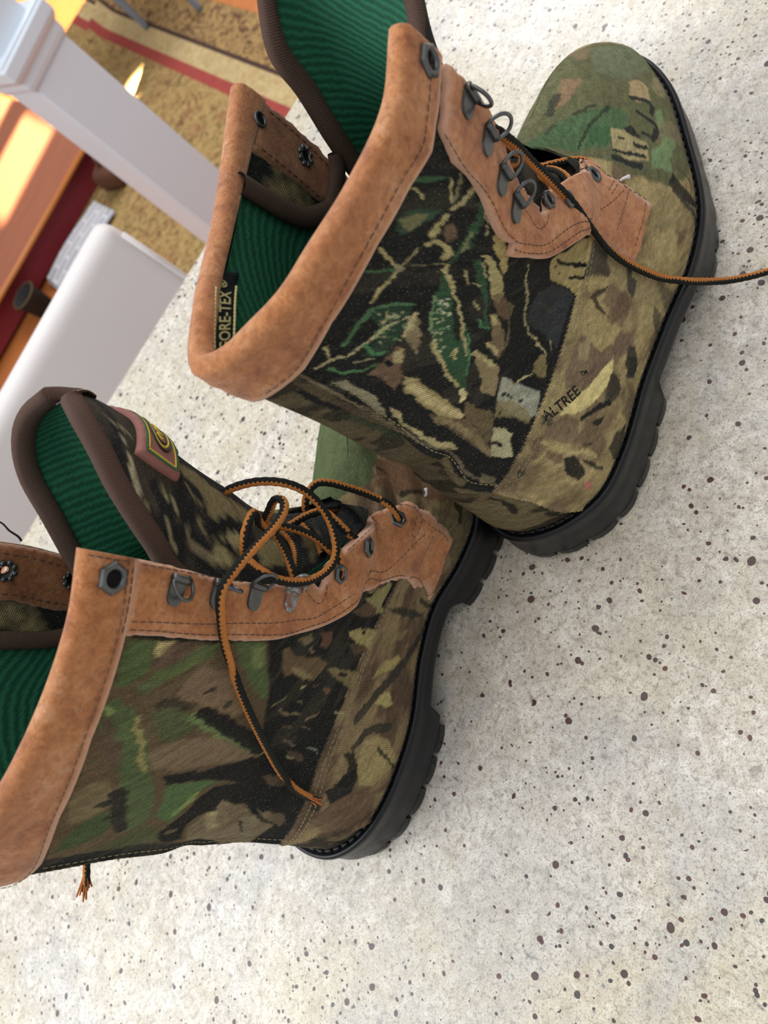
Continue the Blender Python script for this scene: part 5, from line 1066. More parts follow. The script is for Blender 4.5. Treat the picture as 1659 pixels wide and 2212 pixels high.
  ('7d6444',0.85,-21.2,-21.2,'-849,955 -880,888'),
  ('a09460',0.85,-14.6,-14.6,'-898,717 -892,657'),
  ('7a4e38',0.85,-17.9,-17.9,'-991,965 -982,918'),
  ('6a5640',0.85,-11.4,-11.4,'-743,1019 -724,905'),
  ('98906a',0.85,-9.8,-9.8,'-675,903 -657,839'),
  ('8a8c78',0.85,-4.9,-4.9,'-715,780 -718,685 -701,667'),
  ('a09460',0.85,-11.4,-11.4,'-1007,1254 -1000,1211'),
  ('5c4a36',0.85,-8.1,-8.1,'-811,1141 -804,1027'),
  ('5c4a36',0.85,-8.1,-8.1,'-1002,1124 -1006,1039'),
  ('7a6c48',0.85,-8.1,-8.1,'-935,1184 -919,1102'),
  ('6a5640',0.85,-7.3,-7.3,'-813,954 -798,866'),
  ('7a6c48',0.85,-11.4,-11.4,'-1178,1517 -1164,1414'),
  ('5c4a38',0.8,1.0,0,'-698,940 -690,792 -649,745 -657,829'),
  ('6a543a',0.6,1.0,0,'-565,955 -588,802 -535,748 -527,867'),
  ('6e5e40',0.7,1.0,0,'-399,817 -381,636 -339,550 -282,549 -358,741'),
  ('33322d',0.9,1.0,0,'-1406,584 -1464,396 -1517,200 -1533,62 -1477,185 -1420,417'),
  ('33322d',0.9,1.0,0,'-1598,182 -1593,27 -1580,0 -1562,50 -1573,175'),
  ('a0904f',0.8,1.5,0,'-1125,486 -1191,413 -1265,263 -1254,222 -1185,301 -1085,504'),
  ('8d7c4a',0.6,1.5,0,'-1233,494 -1336,381 -1420,201 -1341,281'),
  ('33322c',0.9,-40.7,-57.0,'-1575,0 -1484,0 -1394,49 -1310,129 -1213,215 -1112,321 -1029,406 -946,478 -896,518'),
  ('a89a58',0.9,1.0,0,'-1083,276 -1046,340 -999,384 -1007,267 -1038,228'),
  ('36342c',0.9,-40.7,-40.7,'-935,203 -893,326 -852,395 -810,413 -775,431'),
  ('95844f',0.9,1.2,0,'-823,360 -877,280 -873,183 -821,83 -778,14 -710,113 -646,186 -630,282 -699,347 -765,375'),
  ('2c2b26',0.9,-21.2,-21.2,'-814,243 -796,164'),
  ('2c2b26',0.9,-17.9,-17.9,'-786,145 -749,37'),
  ('1f2020',0.9,1.0,0,'-736,492 -755,415 -716,353 -670,322 -614,343 -588,391 -584,446 -649,399 -700,416'),
  ('1f2020',0.95,1.0,0,'-539,489 -585,433 -639,419 -697,358 -656,308 -589,315 -527,351 -502,405'),
  ('5f4a36',0.8,1.5,0,'-496,399 -581,321 -670,0 -584,0 -469,0 -417,158 -350,311 -372,443'),
  ('1f2020',0.8,1.0,0,'-477,517 -481,447 -434,433 -435,486'),
  ('8c7b50',0.5,2,0,'-601,109 -627,0 -527,0 -460,4'),
  ('3a332a',0.8,-12.7,-12.7,'-345,228 -447,128 -527,4 -618,0'),
  ('1f2020',0.8,-27.1,-27.1,'-262,112 -273,0 -292,0'),
  ('5c5238',0.8,2,0,'-1976,416 -2139,2 -2069,0 -1895,1 -1790,9 -1888,136'),
  ('6b4a30',0.9,2,0,'-2217,980 -2271,568 -2219,525 -2213,347 -2218,161 -2168,121 -2034,356 -1984,736 -2023,1261 -2099,1149'),
  ('485432',1,1.5,0,'-2418,1097 -2389,890 -2340,809 -2195,1005 -2115,1187 -2033,1255 -2066,1389 -2036,1577 -2066,1570 -2576,1266 -2523,1224 -2429,1203'),
  ('24231f',0.85,-28.9,-28.9,'-2269,909 -2269,739'),
  ('24231f',0.85,-36.2,-36.2,'-2307,632 -2284,580'),
  ('24231f',0.85,-18.8,-18.8,'-2136,1099 -2130,913'),
  ('24231f',0.85,-28.9,-28.9,'-1982,775 -2050,486'),
  ('24231f',0.85,-36.2,-36.2,'-2101,182 -2105,130 -2051,128'),
  ('8a6a48',0.7,-14.5,-14.5,'-2058,1225 -2092,915 -2056,825'),
 ],
 3: [
  ('85764c',0.95,1,0,'-174,1318 -125,1188 -133,1104 -166,985 -146,856 -132,767 -248,898 -273,1007 -350,1106 -262,1133 -219,1191 -220,1279'),
  ('8b8260',0.85,-18.1,-18.1,'-220,1698 -242,1640 -253,1597'),
  ('a8a588',0.85,-9.0,-9.0,'-290,1667 -303,1613'),
  ('9c9676',0.85,-14.5,-14.5,'-394,1762 -373,1719 -381,1686 -419,1697 -435,1718'),
  ('4a4238',0.85,-27.1,-27.1,'-399,1518 -420,1464 -463,1417'),
  ('8d7c54',0.85,-36.2,-36.2,'-472,1464 -527,1471 -529,1411 -576,1406'),
  ('c6ba90',0.85,-14.5,-36.2,'-343,1602 -390,1580 -434,1544 -465,1525 -505,1495 -541,1467 -572,1417'),
  ('a89c70',0.85,-10.8,-10.8,'-362,1418 -387,1397 -383,1339 -408,1299 -441,1297'),
  ('a2946a',0.85,-16.3,-16.3,'-466,1349 -509,1324 -534,1271'),
  ('8d8058',0.85,-16.3,-16.3,'-264,1259 -286,1216 -306,1160 -381,1175 -427,1134'),
  ('8a785a',0.85,-27.1,-27.1,'-442,1229 -489,1202 -503,1157 -510,1115'),
  ('2a2622',0.85,-12.7,-12.7,'-154,1144 -140,1088'),
  ('2a2622',0.85,-12.7,-12.7,'-149,1057 -170,1011 -186,966'),
  ('9d9060',0.95,1.0,0,'-405,1086 -365,995 -300,932 -378,934 -444,980 -502,1003 -543,1089 -477,1086'),
  ('1f2020',1.0,1.0,0,'-381,1130 -323,1074 -283,970 -293,931 -374,1017 -426,1085'),
  ('1f2020',1.0,-36.2,-36.2,'-433,1069 -436,1018 -438,981'),
  ('8c8052',0.9,1.0,0,'-323,858 -196,709 -277,692 -355,671 -403,830'),
  ('6a5f3e',0.9,1.0,0,'-181,552 -167,434 -302,449 -361,538'),
 ],
}
def print_at(x, y, b, u=None, v=None):
    n = len(x); bb = b if b < 3 else 2
    k = fbm(x*38+7*b+y*22, y*75-x*30, 3+b, 4)+.25*(fbm(x*120, y*160, 9, 3)-.5); g = fbm(x*30+3, y*45+b*5, 21, 4)
    ss = lambda a, e0, e1: np.clip((a-e0)/(e1-e0), 0, 1)
    c = np.zeros((n, 3))
    def mixin(m, h):
        nonlocal c
        m = np.broadcast_to(m, (n,)); c = c*(1-m[:, None])+srgb(h)[None]*m[:, None]
    if u is None:                                     # tongues
        mixin(1., '#26272a' if b < 5 else '#5c5138'); mixin(ss(k, .58, .66)*.6, '#4d4636'); mixin(1.*(b == 5)*(1-ss(k, .42, .48)), '#222421'); mixin(1.*(b == 5)*ss(k, .52, .58)*.7, '#8c7f52')
    else:
        d, e, _ = panel_fields(bb, u, v); near = (u < .06) | ((u > .70) & (v < .52))
        low = (d < 0)
        # far side: the same cloth, not traced
        mixin(1., '#5c4a30'); mixin(ss(k, .52, .56)*.9, '#8c7c4c'); mixin(ss(g, .58, .64)*.8, '#46552e'); mixin(1-ss(k, .40, .44), '#1e1f1d')
        m = near*low*1.; mixin(m, ('#87744a', '#6f5a3f')[bb-1])
        mixin(m*ss(k, .46, .60)*.75, ('#a08d58', '#88754b')[bb-1]); mixin(m*(1-ss(k, .36, .46))*.7, ('#5d4b38', '#4a3a2c')[bb-1])
        m = (u > .62)*(v < .52)*low*1.; mixin(m, ('#5b5c3c', '#4b5733')[bb-1]); mixin(m*ss(g, .5, .6)*.6, '#43562f')
        m = near*(~low)*1.; mixin(m, '#212221'); mixin(m*ss(k, .56, .66)*.55, '#3d3a30')
        m = (e < 0)*1.; mixin(m*.8, ('#5a4e34', '#5a4b33')[bb-1]); mixin(m*(1-ss(k, .42, .48))*.8, '#25251f')
    wx = x+(fbm(x*240, y*240, 51, 3)-.5)*.0020; wy = y+(fbm(x*240, y*240, 77, 3)-.5)*.0020
    fr = (fbm(x*900, y*900, 5, 2)-.5)*.0012
    for col, al, w, w2, pts in PRINT.get(b, []):
        q = np.array([[float(t) for t in s.split(',')] for s in pts.split()])*1e-4
        pad = .004 if w > 0 else .002-w*1e-4-w2*1e-4
        i = np.where((wx > q[:, 0].min()-pad) & (wx < q[:, 0].max()+pad) & (wy > q[:, 1].min()-pad) & (wy < q[:, 1].max()+pad))[0]
        if not len(i): continue
        X, Y = wx[i], wy[i]; best = np.full(len(i), 9.); hw = np.zeros(len(i)); ins = np.zeros(len(i), bool)
        A = q if w > 0 else q[:-1]; Bq = np.roll(q, -1, 0) if w > 0 else q[1:]; m = len(A)
        for j, (p, r) in enumerate(zip(A, Bq)):
            dx, dy = r-p; t = np.clip(((X-p[0])*dx+(Y-p[1])*dy)/(dx*dx+dy*dy+1e-12), 0, 1)
            dd = np.hypot(X-p[0]-t*dx, Y-p[1]-t*dy); cl = dd < best; best = np.where(cl, dd, best)
            if w < 0: hw = np.where(cl, (-w+(w-w2)*(j+t)/m)*.5e-4, hw)
            elif abs(dy) > 1e-12: ins ^= ((p[1] > Y) != (r[1] > Y)) & (X < dx*(Y-p[1])/dy+p[0])
        sd = best-hw if w < 0 else np.where(ins, -best, best)
        s = .00045*(w if w > 0 else .7)
        f = np.clip(.5-(sd+fr[i])/(2*s), 0, 1)*al
        c[i] = c[i]*(1-f[:, None])+srgb('#'+col)[None]*f[:, None]
    return c
def panel_fields(b, u, v):
    """which panel of the upper a point belongs to, and how proud it stands"""
    sm = np.array(SEAM[b]); sv = np.interp(np.abs(u), sm[:, 0], sm[:, 1]); d = (v-sv)*.25                # metres above the quarter seam
    bk = np.array(BACK[b]); bw = np.interp(v, bk[:, 0], bk[:, 1]); e = (np.abs(u)-bw)*.15
    back = e < 0
    h = .0013/(1+np.exp(np.clip(d/.0003, -30, 30)))*(1-back)+.0013*np.exp(-(e/.0010)**2)+.0003*back
    return d, e, h
_R = {1: np.array([.261, -.782, -.565]), 2: np.array([.288, -.773, -.565])}; _U = {1: np.array([.949, .101, .298]), 2: np.array([.945, .134, .298])}
def rf(b, *w): return [sum({'R': _R[b], 'L': -_R[b], 'U': _U[b], 'D': -_U[b]}[c] for c in k) for k in w]
REF = {1: [rf(1, 'L', 'DL', 'DL', 'L', 'UL', 'UR', 'UR', 'UR', 'U', 'U', 'U'), rf(1, 'UR', 'UR', 'D', 'D'), rf(1, 'UR', 'U', 'U'), rf(1, 'D', 'DL', 'DL'), rf(1, 'UR', 'UR', 'UR'), rf(1, 'L', 'L'), rf(1, 'R', 'R')],
 2: [rf(2, 'R', 'R', 'R', 'R', 'R', 'DR', 'DR', 'DR', 'L', 'L', 'L', 'L', 'L', 'UR', 'UR'), rf(2, 'D', 'D', 'DL', 'L', 'UL', 'U', 'U', 'U'), rf(2, 'L', 'L', 'U', 'R', 'DL', 'L'), rf(2, 'D', 'D', 'U', 'U', 'L', 'L'), rf(2, 'U', 'U', 'UR', 'DL', 'DL'), rf(2, 'D', 'D'), rf(2, 'DL', 'D'), rf(2, 'L', 'L'), rf(2, 'L', 'L'), rf(2, 'R', 'R')]}
HOLES = {1: [], 2: [(.913, .916, .0023)]}
def cut(b, cu, cv):                          # eyelet holes one can see through
    k = np.ones(len(cu), bool)
    for hu, hv, hr in HOLES[b]: k &= np.hypot((cu-hu)*.135, (cv-hv)*.25) > hr
    return k
def upper(b, S, parent):
    un = np.linspace(-1, 0, 430)[:-1]; uf = np.linspace(0, 1, 130); u = np.r_[un, uf]; v = np.linspace(0, .98, 400)
    U, V = np.meshgrid(u, v)
    d, e, h = panel_fields(b, U, V)
    P, N = S.at(U, V, h); R = S.raw(U, V); uv = metric_uv(R, 429)
    f = grid_faces(len(v), len(u))
    cu, cv = (U[:-1, :-1]+U[1:, 1:]).ravel()/2, (V[:-1, :-1]+V[1:, 1:]).ravel()/2
    d2, e2, _ = panel_fields(b, cu, cv)
    per = uv[:, -1:, 0]-uv[:, :1, 0]; px = np.where((U > .70) & (V < .52), uv[..., 0]-per, uv[..., 0])   # past the toe cap the print runs on
    col = print_at(px.ravel(), uv[..., 1].ravel(), b, U.ravel(), V.ravel())
    col = col*(.70+.60*fbm(px.ravel()*150+uv[..., 1].ravel()*90, uv[..., 1].ravel()*420-px.ravel()*240, 31, 3))[:, None]
    col = np.where(((d < 0).ravel() & (e >= 0).ravel())[:, None], col*(1.16 if b == 1 else 1.08), col*1.06)
    kinds = np.where((e2 < 0) & (cv < .97), 2, np.where(d2 < 0, 0, 1)); kinds[~cut(b, cu, cv)] = 9
    Pf, uvf = P.reshape(-1, 3), uv.reshape(-1, 2)
    for k, nm in ((1, 'shaft'), (0, 'vamp'), (2, 'backstay')):
        g = f[kinds == k]; used, inv = np.unique(g, return_inverse=True)
        mesh(nm, Pf[used], inv.reshape(-1, 4), M['camo'], parent, True, uvf[used], {'print': col[used]})
def lining(b, S, parent):
    u = np.linspace(-1, 1, 260); v = np.linspace(.05, .972, 150); U, V = np.meshgrid(u, v); P, N = S.at(U, V, -.0036); uv = metric_uv(P)
    f = grid_faces(150, 260)[:, ::-1]; cu, cv = (U[:-1, :-1]+U[1:, 1:]).ravel()/2, (V[:-1, :-1]+V[1:, 1:]).ravel()/2
    o = mesh('lining', P, f[cut(b, cu, cv) & ~((np.abs(cu) > .78) & (cv < .64))], M['lining'], parent, True, uv.reshape(-1, 2))
    mb = MB()
    for vv in (.93, .86, .79, .72): stitch_line(mb, S, [(-.7, vv), (0, vv), (.62, vv)], -.0034, .0040, .0026, .00022)
    for uu in (-.5, -.22, .06, .34, .56): stitch_line(mb, S, [(uu, .97), (uu, .6)], -.0034, .0040, .0026, .00022)
    tag(mb.build('lining_stitching', M['green_thread'], o, True), kind='stuff')
    return o
class Sheet:                                 # a tongue as a (u, v) surface: u across -1..1, v up 0..1
    def __init__(s, b):
        s.P, s.N, s.flip = tongue_grid(b); s.K, s.n = s.P.shape[:2]
    def at(s, u, v, h=0.):
        u = np.asarray(u, float); v = np.asarray(v, float)
        x = np.clip((u+1)/2, 0, 1)*(s.n-1); y = np.clip(v, 0, 1)*(s.K-1); i = np.clip(x.astype(int), 0, s.n-2); j = np.clip(y.astype(int), 0, s.K-2); f = (x-i)[..., None]; g = (y-j)[..., None]
        q = lambda A: (A[j, i]*(1-f)+A[j, i+1]*f)*(1-g)+(A[j+1, i]*(1-f)+A[j+1, i+1]*f)*g
        n = q(s.N); n = n/np.linalg.norm(n, axis=-1, keepdims=True); return q(s.P)+n*h, n
def flat_tube(name, P, r, flat, mat, parent, nrm):
    P = np.asarray(P); T = np.gradient(P, axis=0); T /= np.linalg.norm(T, axis=1, keepdims=True); n = nrm-T*np.sum(nrm*T, 1, keepdims=True); n /= np.linalg.norm(n, axis=1, keepdims=True); s = np.cross(T, n)
    k = 16; a = np.arange(k)/k*2*np.pi
    V = P[:, None]+(s[:, None]*np.cos(a)[None, :, None]+n[:, None]*np.sin(a)[None, :, None]*flat)*r
    sl = np.r_[0, np.cumsum(np.linalg.norm(np.diff(P, axis=0), axis=1))]
    uv = np.stack(np.meshgrid(sl, a*r, indexing='ij'), -1).reshape(-1, 2)
    return mesh(name, V.reshape(-1, 3), grid_faces(len(P), k, False, True), mat, parent, True, uv)
def hunting_boot(b):
    S = SF[b]; loc, rz = BOOT[b]
    t = empty('hunting_boot', loc, rz)
    sole(b, S, t); upper(b, S, t); lining(b, S, t)
    u = np.linspace(-1, 1, 121)[:-1]; C = S.at(u, np.full(120, .075), -.003)[0]; c0 = C.mean(0); ins = [c0+(C-c0)*k+np.array([0, 0, -.004*(1-k)]) for k in (1, .6, .2)]
    mesh('insole', np.vstack(ins), [tuple(q) for q in grid_faces(3, 120, False, True)]+[tuple(range(240, 360))], M['dark'], t, True)
    band = collar_band(b, S, BAND[b], t)
    ey = patch('eyestay', S, EYE[b], .0034, M['suede'], t, res=.0018, wob=.00016, relax=True)
    hs = HOLES[b]
    far = [(1.0, .975), (1, .70), (.98, .62), (.86, .48), (.74, .32), (.62, .22), (.55, .24), (.62, .42), (.70, .60), (.80, .72), (.82, .975)]
    fe = patch('eyestay', S, far, .0020, M['suede'], t, wob=.00016, holes=hs)
    if b == 1: fac, cam_ = [(1.0, .975), (1, .69), (.93, .74), (.837, .845), (.807, .922), (.797, .975)], [(.81, .985), (.82, .92), (.85, .84), (.80, .835), (.72, .865), (.675, .91), (.655, .985)]
    else: fac, cam_ = [(1.0, .99), (1, .69), (.80, .74), (.803, .80), (.812, .90), (.82, .99)], [(.83, .99), (.815, .79), (.805, .75), (.74, .78), (.715, .81), (.69, .88), (.68, .99)]
    fc = patch('eyestay_facing', S, fac, .0054, M['suede_dark'], t, inward=True, base=.0030, holes=hs)
    patch('inner_facing', S, cam_, .0046, M['camo'], t, inward=True, base=.0030, cols=lambda u, v: print_at(u*.14, v*.25, 5))
    q = np.array([(.655, .985), (.66, .95), (.675, .905), (.72, .865), (.79, .838), (.85, .825)] if b == 1 else [(.672, .99), (.682, .94), (.69, .88), (.712, .81), (.75, .76), (.79, .73)])
    P, N = S.at(q[:, 0], q[:, 1], -.0058); tail = np.array([(.1053, .0315, .1800), (.1098, .0305, .1850)] if b == 1 else [(.100, .031, .160), (.103, .031, .168)])
    C = resample(cr(np.vstack([P, tail])), 70); Nn = resample(np.vstack([N, N[-1:], N[-1:]]), 70)
    flat_tube('facing_binding', C, .0042 if b == 1 else .0036, .62, M['binding'], t, -Nn)
    # stitching on the suede
    mb = MB()
    for p in STITCH[b]: stitch_line(mb, S, p, .0034, .0031, .0027, .00021, lift=True)
    vb = np.array(sorted(BAND[b])); vb = vb[vb[:, 0] < .1]
    stitch_line(mb, S, [(u, v+.013) for u, v in vb], .0039, .0031, .0027, .00021)
    tag(mb.build('eyestay_stitching', M['thread'], ey, True), kind='stuff')
    mb = MB()
    sm = [(u, v) for u, v in SEAM[b] if .06 < u < .60]
    for dv in (.017, .030): stitch_line(mb, S, [(-u, v-dv) for u, v in sm], .0014, .0028, .0021, .00026)
    bk = BACK[b]
    stitch_line(mb, S, [(-w-.016, v) for v, w in bk if .02 < v < .9], .0005, .0030, .0022, .00026)
    tag(mb.build('seam_stitching', M['khaki_thread'], t, True), kind='stuff')
    mb = MB(); stitch_line(mb, S, [(.97, .96), (.965, .85), (.97, .74)] , -.0056, .0036, .0026, .00028); stitch_line(mb, S, [(fac[-2][0]+.02, .96), (fac[-2][0]+.025, .88), (fac[-3][0]+.03, .80)], -.0056, .0036, .0026, .00028)
    tag(mb.build('facing_stitching', M['thread'], fc, True), kind='stuff')
    # hardware
    h = .0034
    if b == 1:
        eyelet(S, -.950, .977, h+.0002, ey, 1.02); hk = [(-.935, .931, 1.05, .5), (-.897, .895, 2.25, .15), (-.880, .852, 2.5, .0), (-.886, .805, 2.5, 0)]; es = [(-.948, .710, .0036, .80), (-.891, .659, .0046, .80), (-.777, .519, .0048, .86)]
    else:
        eyelet(S, -.948, .967, h+.0002, ey, 1.05); hk = [(-.948, .883, .38, .45), (-.962, .826, 1.35, .55), (-.966, .776, 2.3, .1), (-.960, .727, 2.45, .05)]; es = [(-.925, .653, .0040, .88), (-.924, .611, .0052, .92), (-.806, .396, .0038, .92)]
    for i, (u, v, tilt, sw) in enumerate(hk):
        o = lace_hook(S, u, v, h, ey, -math.pi/2, tilt, sw, M['worn'] if (b == 2 and i == 3) else None, .82)
        if b == 2 and i == 3: o['label'] = 'corroded bluish loop with a rust patch'
    for u, v, hh, s in es: eyelet(S, u, v, hh, ey, s)
    washer_back(S, *((.918, .970) if b == 1 else (.913, .916)), -.0056, fc, 1.05, 0 if b == 1 else 8, b == 1); washer_back(S, *((.921, .896) if b == 1 else (.925, .822)), -.0056, fc, 1.0)
    # tongue and laces
    tg, _, _ = tongue(b, t)
    parts = [lace('lace', p, t, .0018, .74, ref=REF[b][i]) for i, p in enumerate(LACE[b])]
    join(parts)
    return t, S, ey, tg
def join(os_):
    V = []; F = []; UV = []; n = 0
    for o in os_:
        me = o.data; co = np.empty(len(me.vertices)*3, np.float32); me.vertices.foreach_get('co', co); V.append(co.reshape(-1, 3))
        uvs = np.zeros((len(me.vertices), 2)); 
        for l, d in zip(me.loops, me.uv_layers[0].data): uvs[l.vertex_index] = d.uv
        UV.append(uvs); F += [tuple(i+n for i in p.vertices) for p in me.polygons]; n += len(me.vertices)
    a = os_[0]; par, mat = a.parent, a.data.materials[0]
    for o in os_: me = o.data; bpy.data.objects.remove(o); bpy.data.meshes.remove(me)
    return mesh('lace', np.vstack(V), F, mat, par, True, np.vstack(UV))
random.seed(4)
T1, S1, EY1, TG1 = hunting_boot(1); tag(T1, 'camouflage boot farther back, a black woven label showing inside its open collar', 'boot')
T2, S2, EY2, TG2 = hunting_boot(2); tag(T2, 'camouflage boot nearer the camera with a mauve badge on its upright tongue', 'boot')
# woven label inside the far boot
lb = patch('woven_label', S1, [(.325, .990), (.355, .952), (.19, .946), (.108, .946), (.045, .962), (.03, .985)], .0046, M['tag_black'], T1, res=.0018, inward=True, base=.0030)
text_on('label_lettering', 'GORE-TEX', S1, [(.082, .955), (.262, .962), (.246, .982), (.062, .972)], .0049, M['gold'], lb, True)
text_on('label_mark', '\u00ae', S1, [(.266, .969), (.291, .971), (.282, .986), (.257, .984)], .0049, M['gold'], lb, True)
mb = MB()
for p in ([(.055, .980), (.14, .983), (.255, .9865)], [(.075, .949), (.18, .9525), (.295, .9555)]): stitch_line(mb, S1, p, .0049, .0016, .0018, .0005, inward=True)
mb.build('label_stripes', M['gold'], lb, True)
text_on('printed_lettering', 'ALTREE', S1, [(-.212, .315), (-.275, .262), (-.287, .294), (-.222, .344)], .0014, M['ink'], T1)
text_on('printed_lettering', 'TM', S1, [(-.303, .283), (-.309, .266), (-.316, .278), (-.310, .297)], .0014, M['ink'], T1)
# nylon tag ends
for S, T, p in ((S1, T1, [(-.700, .345), (-.694, .328)]), (S2, T2, [(-.690, .24), (-.702, .244)])):
    q, n = S.at(np.array([a for a, _ in p]), np.array([c for _, c in p]), .003)
    MB().tube(np.array([q[0]-n[0]*.003, q[0], (q[0]+q[1])/2+n[0]*.001, q[1]+n[1]*.0012]), [.0006, .0006, .0007, .0011], 8).build('tag_fastener', M['white_plastic'], T, True)
# badge on the near boot's tongue
SH2 = Sheet(2); SB = (.045, .14)
BQ = np.array([(-.69, .832), (-.52, .728), (.26, .80), (.12, .915)])           # top-near, bottom-near, bottom-far, top-far
def bq(x, y): return tuple((BQ[0]*(1-x)+BQ[3]*x)*(1-y)+(BQ[1]*(1-x)+BQ[2]*x)*y)
bd = patch('badge', SH2, [bq(0, 0), bq(0, 1), bq(1, 1), bq(1, 0)], .0042, M['badge'], TG2, res=.0011, SC=SB, edge_w=.0008, base=.0012)
for col, o in (('green', .11), ('yellow', .165)):
    mb = MB(); c = [bq(o*.55, o), bq(o*.55, 1-o), bq(1-o*.55, 1-o), bq(1-o*.55, o)]
    for p, r2 in zip(c, c[1:]+c[:1]): stitch_line(mb, SH2, [p, r2], .0043, .0010, .0012, .0004)
    mb.build('badge_border', M[col], bd, True)
for m_, r, ww in (('rubber_thread', 1., .0006), ('yellow', .84, .0005), ('rubber_thread', .66, .0004)):
    a = np.linspace(0, 2*np.pi, 50); c = np.array([bq(.5+.30*r*math.cos(t), .5+.26*r*math.sin(t)) for t in a[:-1]]); q, n = SH2.at(c[:, 0], c[:, 1], .0043); mb = MB(); mb.tube(q, ww, 6, closed=True); mb.build('badge_oval', M[m_], bd, True)
mb = MB()
for p in ([(.36, .52), (.42, .42), (.46, .55)], [(.45, .58), (.52, .42), (.58, .56), (.64, .48)]):
    c = np.array([bq(*t) for t in p]); q, n = SH2.at(c[:, 0], c[:, 1], .0044); mb.tube(cr(q, k=8), .0005, 6)
mb.build('badge_embroidery', M['yellow'], bd, True)
# frayed end of the near boot's lace, and the free end lying on the counter behind
def fray(pts, parent, r0=.0009, n=14, spread=.0022, seed=1):
    rs = np.random.RandomState(seed); P = np.array(pts); mb = MB(); mb2 = MB(); d = P[-1]-P[-2]; d /= np.linalg.norm(d)
    for i in range(n):
        e = rs.normal(0, spread*.55, 3); L = rs.uniform(.4, 1.1)*np.linalg.norm(P[-1]-P[0])
        c = np.array([P[0]+e*.15, P[0]+d*L*.5+e*.6, P[0]+d*L+e*1.2]); (mb if i % 3 else mb2).tube(cr(c, k=5), [.0004]*11 if len(cr(c, k=5)) == 11 else .0004, 5)
    mb.build('lace_fray', M['fray'], parent, True); mb2.build('lace_fray', M['dark'], parent, True)
le = np.array(LACE[2][0][-3:]); fray([le[1], le[2], le[2]+(le[2]-le[1])*.6], T2, spread=.0016, seed=3)
tip = [(.030, .030, .164), (.012, .020, .160), (-.004, .0125, .1556), (-.0105, .012, .1530), (-.0165, .012, .1508)]
e2 = lace('lace_end', tip, T2, .0016, .6, ref=rf(2, 'L', 'L')); e2['label'] = 'frayed free end of the lace'
fray([(-.0100, .012, .1532), (-.0160, .012, .1510), (-.0215, .012, .1492)], T2, n=24, spread=.0021, seed=8)
MB().tube(cr(np.array([(.1143, .052, .2240), (.1137, .052, .2177), (.1118, .052, .2140), (.1104, .052, .2094), (.1092, .052, .2077)]), k=6), np.linspace(.0003, .00055, 25), 6).build('loose_thread', M['dark'], T2, True)
# ------------------------------------------------------------------ countertop: far edge rounded over
A, Bp = np.array([.293, .626]), np.array([-.218, .695]); dr = (A-Bp)/np.linalg.norm(A-Bp); nn = np.array([-dr[1], dr[0]]); nn = nn if nn[1] > 0 else -nn
prof = [(-1.9, 0)]+[(-.012+.012*math.sin(t), -.012+.012*math.cos(t)) for t in np.linspace(0, math.pi/2, 8)]+[(0, -.028), (-.006, -.034), (-1.9, -.034)]
V = [tuple(A+dr*s+nn*p)+(z,) for s in (1.3, -1.9) for p, z in prof]; n = len(prof)
ct = mesh('countertop', V, [(i, (i+1) % n, (i+1) % n+n, i+n) for i in range(n)]+[tuple(range(n))[::-1], tuple(range(n, 2*n))], M['granite'], None, False)
bm = bmesh.new(); bm.from_mesh(ct.data); bmesh.ops.recalc_face_normals(bm, faces=bm.faces); bm.to_mesh(ct.data); bm.free()
tag(ct, 'pale speckled granite countertop carrying the two boots', 'countertop')
cb = empty('base_cabinet', (0, 0, -.91)); MB().box((0, -.55, .4375), (2.4, 1.9, .873)).build('cabinet_body', M['white_paint'], cb, bevel=.004); MB().box((0, .402, .44), (2.36, .006, .8)).build('back_panel', M['white_paint'], cb, bevel=.001)
tag(cb, 'white cabinet hidden beneath the granite countertop', 'cabinet')
# ------------------------------------------------------------------ the room beyond
FZ = -.91
fl = mesh('floor', [(-5, -3, FZ), (5, -3, FZ), (5, 8, FZ), (-5, 8, FZ)], [(0, 1, 2, 3)], M['floor'], None, False); tag(fl, kind='structure')
# rug with a ripple across it, its border on the right
e1 = np.array([-.212, -.977]); e2_ = np.array([-.977, .212]); Q0 = np.array([1.62, 4.03])
s = np.linspace(0, 2.6, 150); t = np.linspace(0, .98, 80); Sg, Tg = np.meshgrid(s, t, indexing='ij')
X = Q0[0]+e1[0]*Sg+e2_[0]*Tg; Y = Q0[1]+e1[1]*Sg+e2_[1]*Tg
rip = .055*np.exp(-((Y-(3.80+.10*(X-1.2)))/.05)**2)*np.clip((X-1.10)/.25, 0, 1)
Z = FZ+.012+rip+.02*np.clip((.12-Sg)/.12, 0, 1)**2*np.clip((X-1.05)/.1, 0, 1)
top = np.stack([X, Y, Z], -1).reshape(-1, 3); low = top-np.array([0, 0, .010]); nV = len(top)
f = grid_faces(150, 80); bdry = [i*80 for i in range(150)]+[149*80+j for j in range(1, 80)]+[i*80+79 for i in range(148, -1, -1)]+[j for j in range(78, 0, -1)]
F = [tuple(q) for q in f]+[tuple(q[::-1]+nV) for q in f]+[(a, b2, b2+nV, a+nV) for a, b2 in zip(bdry, bdry[1:]+bdry[:1])]
rug = mesh('rug', np.vstack([top, low]), F, M['rug'], None, True, np.vstack([np.stack([Tg, Sg], -1).reshape(-1, 2)]*2))
bm = bmesh.new(); bm.from_mesh(rug.data); bmesh.ops.recalc_face_normals(bm, faces=bm.faces); bm.to_mesh(rug.data); bm.free()
tag(rug, 'gold patterned rug with a red border stripe on the floor behind the counter', 'rug')
